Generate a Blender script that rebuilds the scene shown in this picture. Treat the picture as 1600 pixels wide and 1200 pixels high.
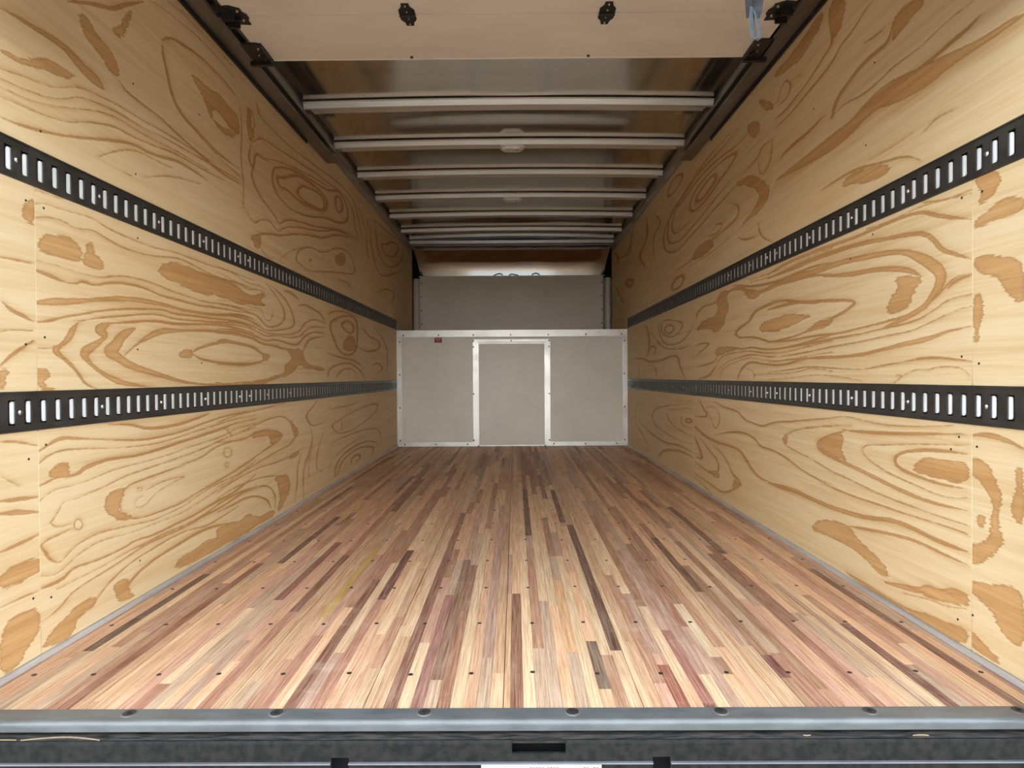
import bpy, math, random
import numpy as np
from mathutils import Vector, Matrix

random.seed(7)
rng = np.random.default_rng(7)
for o in list(bpy.data.objects):
    bpy.data.objects.remove(o)
S = bpy.context.scene
COL = S.collection

# ---------------------------------------------------------------- camera
cam_d = bpy.data.cameras.new('camera')
cam = bpy.data.objects.new('camera', cam_d)
COL.objects.link(cam)
cam_d.sensor_width = 36.0
cam_d.lens = 36.0 * 988.3 / 1600.0
cam_d.clip_start = 0.02
cam_d.clip_end = 200.0
R_ = ((1.0, -0.0049, 0.0060), (0.0048, 0.9999, 0.0118), (-0.0060, -0.0118, 0.9999))
cam.matrix_world = Matrix(((R_[0][0], R_[0][2], -R_[0][1], 0.0298),
                           (R_[1][0], R_[1][2], -R_[1][1], 0.0),
                           (R_[2][0], R_[2][2], -R_[2][1], 0.7059),
                           (0, 0, 0, 1)))
S.camera = cam

# ---------------------------------------------------------------- overcast sky and exposure
w = bpy.data.worlds.new('overcast_sky')
S.world = w
w.use_nodes = True
bg = w.node_tree.nodes['Background']
bg.inputs['Color'].default_value = (0.90, 0.96, 1.0, 1)
bg.inputs['Strength'].default_value = 1.0
# hazy sky: a little brighter towards the horizon all round
_t = w.node_tree
_tc = _t.nodes.new('ShaderNodeTexCoord')
_sx = _t.nodes.new('ShaderNodeSeparateXYZ')
_mr = _t.nodes.new('ShaderNodeMapRange')
_mx = _t.nodes.new('ShaderNodeMix')
_mx.data_type = 'RGBA'
_t.links.new(_tc.outputs['Generated'], _sx.inputs[0])
_t.links.new(_sx.outputs[2], _mr.inputs[0])
_mr.inputs[1].default_value, _mr.inputs[2].default_value = 0.0, 0.45
_t.links.new(_mr.outputs[0], _mx.inputs[0])
_mx.inputs[6].default_value = (2.7, 2.72, 2.66, 1)
_mx.inputs[7].default_value = (1.25, 1.42, 1.62, 1)
_t.links.new(_mx.outputs[2], bg.inputs['Color'])
sun_d = bpy.data.lights.new('sun', 'SUN')
sun_d.energy = 0.8
sun_d.angle = 0.0093
sun_d.color = (1.0, 0.94, 0.86)
sun = bpy.data.objects.new('sun', sun_d)
COL.objects.link(sun)
sun.location = (6, 20, 20)
# high sun ahead of the truck: it lights the ground behind the open rear, never the inside
sun.rotation_euler = Vector((-0.18, -0.62, -1.0)).to_track_quat('-Z', 'Y').to_euler()
S.cycles.max_bounces = 20
S.cycles.diffuse_bounces = 12
S.cycles.glossy_bounces = 10
S.view_settings.view_transform = 'Standard'
S.view_settings.look = 'None'
S.view_settings.gamma = 1.0
S.view_settings.use_curve_mapping = False
S.view_settings.exposure = 1.37

W = 1.168          # half width between the plywood faces
TRK = {'low': (0.5795, 0.6758), 'up': (1.188, 1.283)}   # cargo track heights
Y_IN, Y_BULK, Y_END = 1.337, 6.41, 7.45

DOOR_Z = 1.54      # height of the lower edge of the raised door

# growth-ring figure of every plywood sheet: bands (y mm, z mm, half width 0.1 mm) and patches
GRAIN = {
 "Ll0": """L1462,562,35 1513,557,36 1580,539,37
L1460,423,54 1517,417,56 1578,411,59
L1459,394,69 1516,386,72 1577,373,74
L1457,305,54 1521,310,56 1578,317,59
P1456,253 1577,261 1576,228 1513,222 1456,216
L1455,176,34 1518,179,36 1575,175,37
P1454,132 1511,143 1575,135 1573,71 1523,47 1515,25 1452,18
L1461,483,12 1517,448,13""",
 "Ll1": """L1855,572,40 1970,563,43 2032,546,44 2123,539,46 2248,542,49 2374,555,52 2467,568,54
L1580,524,39 1617,539,35 1660,552,52 1720,544,38 1818,532,26 1909,520,27 2031,508,29 2146,510,30 2274,515,32 2419,533,34 2583,549,36 2771,555,39 2897,557,41
L1580,494,30 1610,510,25 1659,519,26 1719,515,21 1776,511,22 1853,501,17 1968,493,18 2087,489,20 2208,494,21 2344,506,22 2498,516,23 2673,531,25 2914,533,27
L1580,437,35 1623,447,35 1665,451,26 1703,445,42 1726,447,48 1750,459,55 1791,465,50 1862,470,38 1947,464,39 2030,463,41 2145,470,43 2273,480,46 2418,488,49 2582,501,40 2692,513,34 2914,515,32
P1620,471 1644,482 1681,475 1684,456 1706,439 1658,447 1623,447
L1581,399,12 1608,412,13 1643,421,13 1710,417,13 1774,423,14 1852,433,14 1927,437,15 2052,438,16 2194,443,17 2357,457,18 2513,463,20 2599,471,20 2691,488,21 2913,497,23
L1617,336,15 1642,354,15 1664,383,16 1709,379,16 1773,386,17 1851,395,17 1926,407,18 2029,413,19 2144,419,20 2300,427,22 2448,439,23 2581,457,24 2913,478,27
L1617,336,15 1641,318,15 1692,316,16
L1704,316,21 1719,326,21 1739,311,22 1731,291,22 1707,299,21 1704,316,21
L2271,395,28 2168,389,27 2051,384,26 1966,379,25 1926,370,24 1906,344,24 1905,302,24 1963,268,24 2026,260,25 2140,258,27 2268,260,28 2368,277,30 2542,293,32 2725,314,34 2909,342,36
P1859,365 1926,377 1915,348 1896,316 1914,294 1963,271 1904,284 1858,301 1836,329 1839,351
L2271,395,25 2416,405,26 2512,432,27 2671,439,29 2912,442,32
L2039,344,16 2095,354,16 2192,358,17 2298,351,18 2192,344,17 2095,327,16 2027,295,16 1984,301,15 1980,324,15 2017,329,16
L1991,359,19 2017,357,19 2017,348,19 1991,351,19
L1582,287,25 1606,296,25 1655,299,26 1700,304,27
L1582,287,49 1598,268,35 1612,244,25 1646,223,15 1668,232,16 1699,250,16 1746,260,16 1813,265,17 1904,255,18 1994,246,19 2081,238,19 2189,241,20 2296,247,21 2382,267,22 2542,285,24 2725,289,25 2909,324,27
L1584,209,12 1632,197,13 1668,206,13 1706,222,13 1770,237,14 1848,239,14 1942,227,15 2025,226,16 2140,225,17 2268,224,18 2382,237,19 2475,250,19 2667,272,21 2908,287,23
L1583,179,74 1631,176,51 1667,180,42 1698,197,32 1761,189,27 1847,187,29 1922,190,30 1982,198,31 2069,189,32 2188,193,34 2337,195,36 2507,212,39 2684,219,42 2907,260,45
L1638,159,15 1682,160,16 1744,161,16 1828,163,17 1921,172,18 2024,175,19 2163,179,20 2336,173,22 2490,192,23 2684,211,25 2906,206,27
L1585,96,20 1637,102,20 1689,131,21 1760,140,22 1828,146,23 1902,153,24 2003,168,25 2138,171,27 2266,168,28 2411,178,30 2574,183,32 2762,205,34 2905,197,36
L1775,62,22 1809,89,23 1872,115,23 1960,136,24 2045,143,26 2162,152,27 2293,154,29 2441,133,30 2573,142,32 2721,152,34
L1929,60,36 1959,81,37 2022,99,38 2113,111,40 2238,118,42 2379,126,45 2505,118,47 2681,93,50
P2211,63 2348,67 2439,80 2589,50 2719,68 2902,52 2901,15 2536,23 2236,27
P1863,100 1939,87 1938,45 1978,25 1889,32
P1580,33 1650,66 1726,85 1792,84 1766,65 1702,56 1694,22 1628,18
L1675,24,31 1694,43,32 1734,66,32 1767,87,33
L2588,383,20 2598,422,20 2661,407,21 2651,375,21 2588,383,20
L2605,356,20 2628,351,20 2622,336,20 2599,341,20 2605,356,20
L2537,527,21 2620,538,22 2734,548,23 2888,554,24 3094,565,26 3273,571,28
L2536,495,21 2607,500,22 2643,475,22 2667,459,22 2786,474,23 2931,492,25 3092,510,26 3234,511,27 3329,487,28 3387,444,29 3448,403,29 3406,370,29 3305,345,28 3139,337,26 2973,319,25 2809,299,24 2650,278,22 2531,271,21
P3349,489 3408,457 3470,415 3448,381 3387,430
L2535,447,27 2654,440,28 2785,433,29 2915,457,31 3057,457,32 3213,430,34 3231,402,34 3123,379,33 2974,357,31 2853,335,30 2689,311,28 2531,292,27
P3057,457 3232,425 3212,390 3089,379 3090,415 2976,436 2856,438 2915,457
L2530,244,24 2650,267,25 2781,280,26 2972,288,28 3155,282,30 3323,287,32 3466,298,33 3577,308,34
P3323,277 3383,301 3509,293 3383,276
L2529,222,24 2674,240,25 2836,241,27 2971,238,28 3119,221,30 3263,198,31
P3154,215 3340,186 3338,109 3240,44 3166,32 3223,116 3135,198
L2529,201,24 2674,212,25 2807,210,27 2970,200,28 3083,174,29 3151,109,30 3131,53,30
L2528,169,32 2660,169,34 2792,178,35 2923,159,37 3048,116,39 3080,70,39
P2527,121 2722,81 2804,104 2935,51 3047,58 3131,40 3079,25 2845,23 2631,18 2525,41
L3531,283,30 3464,218,29 3462,130,29 3417,36,29
L3697,411,31 3744,336,32 3621,241,31 3550,160,30 3568,21,30
L3801,564,32 3700,521,31 3605,495,30 3650,446,31 3722,417,31 3943,425,33
L3941,367,25 3845,302,24 3791,219,24 3789,155,24 3892,124,25
L3743,305,24 3644,238,23 3641,131,23""",
 "Ll2": """L4044,503,26 4257,501,27 4604,503,29 4925,520,31
L4099,396,26 4222,404,27 4387,429,28 4757,456,30 5243,485,33 5551,472,35 5389,399,34 4918,343,31 4597,319,29 4349,322,28 4220,342,27 4099,396,26
L4066,270,26 4250,286,27 4672,293,30 5235,286,33 5542,249,35 5649,145,36
L4242,44,36 4309,115,36 4554,159,38 4912,167,41 5378,115,45 5226,55,44
L4179,45,44 4181,115,44 4344,166,46 4631,198,49 5137,196,54 5484,138,58
L4589,77,48 4590,115,48 4785,130,50 4909,84,52 4703,61,50
L4032,120,25 4152,172,26 4449,218,28 4958,246,31
L4353,422,37 4350,340,37""",
 "Lm0": """L1471,991,21 1519,994,22 1570,994,23
L1469,892,51 1500,872,52 1533,862,53 1570,850,54
L1570,803,49 1532,783,48 1493,760,47 1466,738,46
P1565,1147 1577,1153 1576,1090 1555,1096 1537,1107
P1466,725 1487,725 1475,695 1465,691
L1467,818,15 1499,824,15 1567,827,16""",
 "Lm1": """L1581,1179,7 1623,1182,7 1675,1183,7
L1579,1145,16 1610,1155,16 1668,1155,17 1737,1160,17 1797,1163,18 1860,1150,19 1938,1145,19 2012,1142,20 2103,1140,21 2203,1151,22 2325,1152,23 2476,1149,25 2632,1157,26 2906,1153,29
L1579,1111,18 1622,1124,19 1674,1127,19 1736,1118,20 1788,1130,21 1843,1122,21 1919,1108,22 2031,1108,23 2113,1115,24 2202,1129,25 2274,1136,26 2377,1128,27 2505,1114,29 2717,1117,31 2905,1120,33
P1586,1038 1608,1070 1666,1085 1714,1086 1742,1072 1745,1043 1734,1026 1692,1025 1645,1029 1607,1031
P1768,1085 1795,1093 1802,1074 1791,1064 1829,1048 1833,1028 1794,1024 1752,1029 1768,1052 1779,1067
P2112,1069 2202,1113 2324,1112 2505,1114 2665,1109 2770,1085 2904,1070 2924,1047 2768,1029 2613,1042 2430,1033 2323,1042 2224,1050 2133,1058
L1577,1006,14 1632,1005,14 1698,1002,15 1755,999,15 1832,999,16 1900,1017,16 1981,1025,17 2079,1025,18 2188,1013,19 2335,1007,20 2430,1001,21 2629,1013,23 2903,1016,25
L1576,979,68 1625,974,56 1670,966,34 1719,964,20 1755,979,50 1800,971,21 1865,991,37 1952,1001,39 2048,1000,29 2132,987,31 2246,986,32 2374,981,34 2548,990,37 2902,999,42
L1574,896,102 1630,907,93 1690,914,87 1761,925,56 1831,937,58 1907,949,71 1989,956,74 2078,958,77 2153,959,62 2246,954,45 2373,954,48 2547,960,51 2749,984,55 2902,978,58
L1573,848,23 1616,854,37 1675,871,24 1746,885,25 1830,904,26 1933,920,28 2047,932,29 2153,941,31 2221,932,32 2373,940,34 2516,943,36 2713,953,39 2901,945,42
L1731,864,25 1814,882,26 1914,896,27 2026,913,29 2130,923,31 2209,915,32 2346,921,34 2546,931,36 2766,950,40 2925,930,42
L1731,861,50 1709,840,73 1695,815,73 1660,793,38 1640,783,94 1666,765,48 1700,747,49 1735,717,40 1756,692,30 1810,676,21
L1863,870,37 1950,880,39 2066,896,41 2174,899,44 2220,897,45 2400,912,48 2627,927,53 2900,911,58
L1863,870,107 1813,848,156 1853,835,53 1829,817,52 1766,788,127 1751,773,100 1773,753,56 1827,723,52 1893,701,81 1946,690,70 2093,676,24
L1939,779,17 1986,809,17 2076,849,89 2151,870,92 2268,878,52 2470,893,50 2711,899,54 2920,888,59
L1987,863,114 1940,846,111 1913,828,110 1895,805,136 1861,787,160 1912,767,110 1965,746,101 2094,724,78 2240,699,58 2367,685,41 2620,678,38 2894,678,33
L2330,799,47 2397,822,48 2499,841,50 2592,857,52 2746,858,55 2922,842,59
L2330,799,37 2396,781,38 2512,770,40 2690,766,42 2917,775,46
P2248,786 2292,811 2343,810 2343,786 2291,781
P1580,733 1614,726 1620,712 1595,699 1638,679 1678,673 1579,675
L1581,785,14 1621,785,14 1674,789,14
L2552,1157,16 2652,1157,16 2760,1146,17 2841,1134,18 2914,1139,18 2978,1144,18 3045,1132,19
L2552,1136,16 2652,1129,16 2759,1117,17 2852,1105,18 2939,1120,18 3031,1119,19 3057,1090,19
P2551,1113 2651,1106 2759,1092 2851,1077 2938,1091 3004,1110 3044,1094 2977,1080 2976,1059 3070,1059 2912,1041 2780,1046 2649,1045 2550,1050
L2549,1023,14 2670,1033,14 2791,1033,15 2911,1031,15 3002,1035,16 3014,1005,16 3055,982,16 3111,992,17 3127,1032,17
L2549,1005,25 2669,1009,26 2814,1005,27 2936,997,29 3000,971,29 3068,950,30 3184,965,31 3293,1003,32 3295,1055,32 3233,1094,31 3144,1134,31 3046,1164,30
L2548,962,27 2679,970,28 2813,970,30 2935,955,31 3039,932,32 3198,946,34 3357,967,36 3444,991,37 3428,1039,36 3345,1102,36 3234,1140,34 3101,1161,33
L2547,942,23 2679,951,24 2812,950,25 2934,940,26 3039,921,27 3213,927,28 3390,936,30 3533,967,31 3590,1010,32 3710,1046,33 3858,1059,34 4006,1044,35
L2547,928,23 2700,934,24 2847,933,25 2946,920,26 3039,905,27 3197,921,28 3373,917,30 3532,936,31 3608,973,32 3750,1009,33 3993,1022,35
L2546,905,32 2678,913,33 2823,906,35 2933,898,36 3038,883,38 3167,899,39 3322,887,41 3476,883,43 3531,911,44 3647,956,45 3769,978,47 3992,986,49
L2546,887,45 2667,896,47 2788,894,49 2907,884,51 3011,866,53 3136,867,56 3273,856,58 3422,856,61
P3289,862 3422,856 3567,862 3585,825 3642,782 3849,772 3997,753 3805,758 3583,768 3528,786 3437,753 3317,717 3192,711 3033,684 3032,673 2541,680 2541,687 2748,687 3019,695 3177,716 3302,740 3270,751 3386,801 3404,825
L2545,856,50 2604,866,51 2676,858,52 2787,854,54 2882,849,56 2970,827,58 3023,813,59
L3023,807,37 2995,785,37 2880,772,36 2796,763,35 2663,763,33 2543,763,32
P3009,823 3078,815 3063,798 3015,791
L3586,857,44 3646,917,45 3768,944,47 3991,965,49
L3500,1107,50 3613,1126,51 3753,1116,53 3926,1100,56 3994,1057,57
L3298,1160,88 3397,1162,90 3502,1145,93""",
 "Lm2": """L4091,1058,51 4220,1099,52 4443,1143,55 4722,1161,59 4821,1119,60 4815,949,60 4712,885,58 4492,861,56 4293,885,53 4189,955,52 4114,1009,51 4091,1058,51
L4383,1083,62 4531,1119,64 4719,1094,67 4685,1033,66 4498,1029,64 4382,1059,62 4383,1083,62
P4436,961 4589,1019 4749,996 4746,912 4554,895 4406,905
L4044,1111,36 4221,1151,37 4503,1172,40 4928,1163,44
L4048,861,50 4347,841,54 4710,835,58 4986,780,62
L4043,710,43 4082,768,43 4346,802,46 4645,809,49 4913,753,52 5058,683,54
L4233,703,37 4344,756,38 4580,775,41 4807,735,43
L4998,1099,53 5187,1040,55 5617,1027,60 5614,958,60 5183,911,55 4884,926,52
L5397,1130,38 5762,1056,41 5960,941,42 5900,740,42
L5300,803,56 5518,836,59 5751,791,61 5514,739,59""",
 "Lu0": """L1482,1574,34 1529,1582,48 1580,1585,60 1628,1591,72 1674,1593,85 1710,1590,108 1766,1570,145 1820,1564,161 1855,1553,70
P1756,1717 1796,1720 1823,1693 1880,1686 1917,1657 1928,1619 1886,1619 1836,1650 1781,1667
L1924,1612,34 1963,1596,35 2055,1591,36 2148,1593,38 2228,1581,39 2337,1570,41 2457,1559,43 2590,1546,46 2770,1555,49
P1480,1480 1537,1486 1599,1508 1633,1526 1691,1534 1753,1539 1678,1507 1621,1500 1537,1473 1480,1467
L1479,1431,15 1541,1446,16 1593,1454,16 1660,1467,17 1739,1509,18 1792,1520,18 1855,1527,19 1922,1535,19 1994,1538,20 2054,1539,21 2147,1550,22 2280,1556,23 2419,1564,24 2549,1565,26
L1479,1409,15 1551,1417,16 1620,1428,16 1689,1452,17 1752,1488,18 1819,1500,18 1906,1513,19 1969,1515,20 2054,1519,21 2196,1535,22 2359,1543,24 2548,1558,26 2771,1569,28
L1478,1390,13 1535,1393,14 1603,1405,14 1677,1426,15 1764,1458,16 1846,1484,16 1921,1496,17 2010,1496,18 2146,1506,19 2302,1517,20 2481,1524,22
L1478,1366,17 1550,1374,18 1630,1381,19 1712,1398,19 1763,1423,20 1832,1445,21 1905,1465,22 1984,1466,23 2108,1481,24 2247,1504,26 2418,1509,28 2617,1522,30
L1477,1319,30 1534,1323,31 1607,1336,33 1687,1354,34 1789,1386,36 1904,1422,39 2001,1447,40 2070,1447,42 2145,1457,43 2247,1481,45 2358,1483,48 2480,1479,50
L2164,1860,38 2214,1898,39 2311,1920,41 2428,1939,43 2531,1940,45 2628,1941,47 2748,1928,49
L2164,1854,44 2172,1810,44 2196,1767,44 2210,1724,45 2241,1682,45 2294,1658,46 2373,1643,48 2471,1632,50 2564,1615,52 2772,1618,56
P2343,1843 2476,1845 2597,1861 2684,1846 2762,1837 2759,1753 2682,1757 2582,1796 2527,1780 2526,1741 2500,1743 2462,1789
P2526,1741 2594,1740 2682,1757 2759,1753 2651,1712 2566,1725
L2118,1963,19 2258,1989,20 2406,2006,21 2573,2006,23 2782,1999,25
L2207,2015,14 2371,2035,15 2533,2036,16 2704,2037,17
L2292,2037,12 2494,2066,13 2660,2062,13
L1706,1721,43 1770,1756,45 1839,1789,47 1897,1809,48 1960,1860,50 2063,1931,52
P1889,1752 1935,1773 1968,1835 2001,1869 1967,1790 1926,1739
L1829,1348,12 1888,1383,12 1967,1418,12 2035,1434,13 2106,1433,13 2225,1445,14
L1949,1340,35 1982,1341,35
L2050,1357,21 2143,1392,22 2245,1421,23 2417,1448,24
L2283,1665,17 2361,1645,18 2471,1619,19 2619,1601,20 2771,1590,21""",
 "Lu1": """P2853,1924 2903,1928 2881,1860 2932,1833 2879,1775 2850,1823
L2914,1933,26 2944,1885,26 2922,1851,26
L2947,1998,26 2988,1938,26 3148,1939,28 3327,1940,29 3527,1952,31 3754,1976,33 4011,2004,35 4307,2035,38 4596,2043,41 4755,2020,42 4865,1935,43 4978,1803,44
L2900,1783,26 3008,1849,27 3171,1864,28 3380,1890,30 3588,1910,32 3823,1943,34 4049,1957,36 4305,1984,38 4543,1988,40 4699,1963,42 4750,1865,42 4858,1748,43
L2917,1678,30 2885,1634,30 2936,1589,30 3000,1555,31 3113,1532,32 3198,1508,33 3223,1485,33 3343,1544,35 3547,1579,37 3812,1615,39 4080,1667,42 4389,1726,45 4691,1754,48 4858,1748,50
L2889,1770,43 2857,1700,42 2917,1661,43 2940,1754,43 3005,1751,44 3096,1764,46
L3143,1734,37 3193,1769,38 3350,1816,40 3524,1847,42 3751,1876,44 3969,1897,47 4130,1921,49 4305,1984,51 4493,1961,53 4591,1907,54 4537,1813,54 4297,1755,51 4002,1719,47 3814,1672,45 3611,1631,43 3400,1608,40 3214,1625,38 3141,1669,37 3143,1734,37
L3191,1722,52 3295,1744,53 3434,1803,56 3554,1836,58 3750,1854,61 3930,1862,64 4066,1842,66 4044,1777,66 3889,1736,63 3678,1702,60 3490,1693,57 3347,1702,54 3241,1680,53 3191,1722,52
L3491,1724,46 3568,1788,47 3681,1811,49 3892,1840,52 4006,1826,53 3984,1749,53 3852,1738,51 3646,1715,48 3566,1720,47 3491,1724,46
L3050,1766,22 3244,1814,24 3494,1858,26 3821,1909,28 4130,1945,30
L4259,1933,57 4234,1864,56 4322,1825,57 4441,1881,59 4396,1947,58 4259,1933,57
L2812,1461,25 2910,1411,26 2997,1458,27 3112,1477,28 3209,1440,28 3314,1498,29 3546,1547,31 3776,1585,33 3999,1630,35 4251,1700,38 4485,1722,40 4801,1736,42
L2878,1352,38 2952,1373,39 3063,1407,41 3234,1431,43 3425,1484,45 3545,1510,47 3775,1551,50 3978,1579,53 4250,1669,56 4585,1717,61
P2868,1346 2995,1385 2983,1332 2929,1308 2919,1336
L2972,1329,18 3060,1294,18 3131,1298,18
L3231,1316,19 3423,1403,20 3574,1438,21
L3574,1438,26 3738,1477,28 3956,1481,29 4247,1575,31 4481,1615,33 4686,1588,35 4792,1481,35 4379,1434,32 3991,1376,29 3700,1328,27 3540,1343,26 3465,1350,26 3511,1410,26 3574,1438,26
P4245,1531 4431,1579 4503,1540 4380,1473 4244,1474
P3669,1387 3719,1410 3753,1403 3708,1381
L5174,1998,31 5101,1770,30 5293,1608,31 5580,1558,33
L4812,2049,28 5045,1936,30 5168,1845,30
L4285,1374,32 4574,1392,34 4677,1338,34
L2784,1895,25 2801,1787,25 2779,1673,25 2814,1570,25 2802,1459,25""",
 "Lu2": """L5238,1952,39 5301,1811,39 5437,1680,40 5660,1603,42 6177,1702,46 6800,1862,50
L5450,2034,40 5518,1872,41 5666,1754,42 6179,1757,46 6805,1963,50 6810,2084,50
L5672,1905,42 5914,1834,44 6379,1922,47 6591,2078,49 6191,2032,46 5919,1939,44 5672,1905,42
L5309,2031,39 5678,2073,42 6101,2085,45 6700,2121,49
L5577,1458,49 5902,1537,52 6363,1545,56 6165,1428,55""",
 "Rl0": """L1590,551,68 1535,559,65 1479,554,63 1420,537,60
P1590,487 1564,496 1531,484 1499,441 1481,402 1499,382 1492,336 1481,307 1512,272 1563,235 1589,233 1589,278 1541,291 1512,320 1513,363 1506,397 1534,429 1564,457 1590,459
P1556,353 1541,357 1545,334 1556,337
P1419,495 1445,486 1439,431 1461,390 1419,354
P1589,188 1512,207 1418,223 1418,87 1470,96 1491,130 1533,151 1589,160
P1588,64 1540,45 1470,22 1588,19""",
 "Rl1": """L2477,526,22 2317,545,21 2191,563,19 2092,557,19 1976,550,18 1873,552,17 1732,563,15 1653,572,15
L2477,500,18 2300,522,16 2147,534,15
L2206,514,55 2065,518,51 1895,528,47 1751,541,43 1597,554,40
L2191,511,62 2317,476,66 2386,448,68 2368,424,67 2252,406,64 2119,393,60 2013,380,57 1895,365,54 1790,355,51 1695,355,48 1596,361,45
P2386,448 2221,504 2206,482 2229,441 2162,406 2300,416
L1597,525,17 1732,514,18 1862,500,20 1988,483,21 2052,479,22 2085,457,22 2039,430,22 1940,405,21 1841,394,20 1732,382,18 1661,380,18 1597,393,17
L1597,503,40 1678,502,42 1770,494,44 1873,475,46 1906,451,47 1884,427,47 1790,416,44 1696,410,42 1597,415,40
P1815,444 1790,460 1732,474 1661,474 1597,480 1597,435 1661,424 1751,425 1800,427
L2477,390,26 2317,361,25 2162,349,23 2013,334,21 1873,326,20 1770,325,19 1678,323,18 1596,325,17
L2477,320,31 2317,303,29 2147,294,27 1976,298,25 1841,297,23 1732,302,21 1652,303,20 1596,302,20
L2477,227,79 2334,226,74 2176,231,69 2038,242,65 1929,264,61 1809,265,58 1732,256,55 1660,256,53 1596,257,51
L2162,188,54 2013,209,50 1895,224,47 1789,232,44 1695,226,42 1596,225,40
P2422,135 2284,183 2176,192 2119,168 2078,149 2025,134 1964,123 1928,92 1964,74 2025,98 2119,115 2221,126 2422,109
L1952,64,83 1861,80,79 1779,95,76 1750,117,74 1695,118,72 1643,144,70 1596,146,68
P1779,86 1745,122 1695,118 1596,146 1596,118 1695,100
L2176,22,62 2064,20,59 1964,18,56 1872,17,53 1769,29,50 1677,40,48 1595,55,45
P1872,17 1731,37 1595,61 1595,21 1694,9
L1861,60,16 1731,87,15 1677,88,15 1596,112,14
L3917,562,41 3834,508,40 3729,466,39 3862,450,41 4005,449,42
L3780,511,24 3653,533,23 3534,501,22 3511,450,22 3605,391,23 3654,433,23 3754,489,24
L3628,557,46 3422,529,43 3238,524,41 3144,483,40 3005,474,38 2908,469,37 2788,499,35 2588,516,33 2415,536,31 2277,550,29
L3605,368,46 3380,403,43 3144,423,40 3005,404,38 2940,373,37 2817,375,36 2705,365,34 2601,345,33 2505,326,32 2394,313,30 2277,312,29
L4035,388,77 3863,352,73 3630,327,69 3380,331,64 3220,329,61 3127,293,59 3039,247,58 2940,224,56 2848,227,54
L2848,221,84 2719,226,80 2576,234,76 2459,229,73 2363,228,70 2277,231,67
L2277,519,19 2415,505,20 2552,486,22 2665,454,22 2691,418,23 2626,403,22 2528,392,21 2415,381,20 2332,367,20 2277,360,19
P2698,440 2652,461 2652,416 2691,412
L4021,321,68 3919,264,66 3837,193,65 3978,191,67
L3891,325,41 3730,270,39 3559,229,38 3536,180,37 3607,132,38 3783,136,40 4022,160,42
P3757,140 3583,166 3536,143 3607,124
L3654,302,39 3490,275,37 3381,231,36 3319,184,35 3202,148,34 3299,110,35 3469,58,37 3656,70,39 4008,85,42
P3319,198 3164,155 3340,110 3259,159
L4023,58,34 3758,28,32 3657,16,31""",
 "Rl2": """L4224,418,53 4096,426,52 4081,402,52 4224,391,53 4224,418,53
L4325,429,27 4360,390,28 4258,362,27 4081,367,26
L4742,423,35 4701,376,35 4432,329,33 4081,315,30
L4660,457,29 4190,491,26 4080,488,26
L4079,522,26 4659,487,29 5099,445,32 5273,381,33 5199,309,33 4828,276,31 4433,254,28 4082,264,26
L4079,539,21 4541,521,24
L5751,280,61 5302,223,56 4829,194,51 4362,225,46 4082,212,43
L6007,261,51 5693,188,48 5410,99,46
L4083,186,60 4362,188,64 4830,143,71 5057,63,75
L5873,444,31 6006,312,32""",
 "Rm0": """P1575,1181 1546,1195 1502,1181 1492,1151 1520,1131 1565,1115 1545,1148
P1575,1066 1552,1068 1507,1067 1422,1072 1422,1099 1477,1110 1520,1103 1565,1086
P1575,996 1507,987 1459,969 1421,936 1421,865 1459,888 1488,919 1482,939 1538,951 1574,966
P1574,893 1551,900 1557,794 1574,781""",
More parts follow.
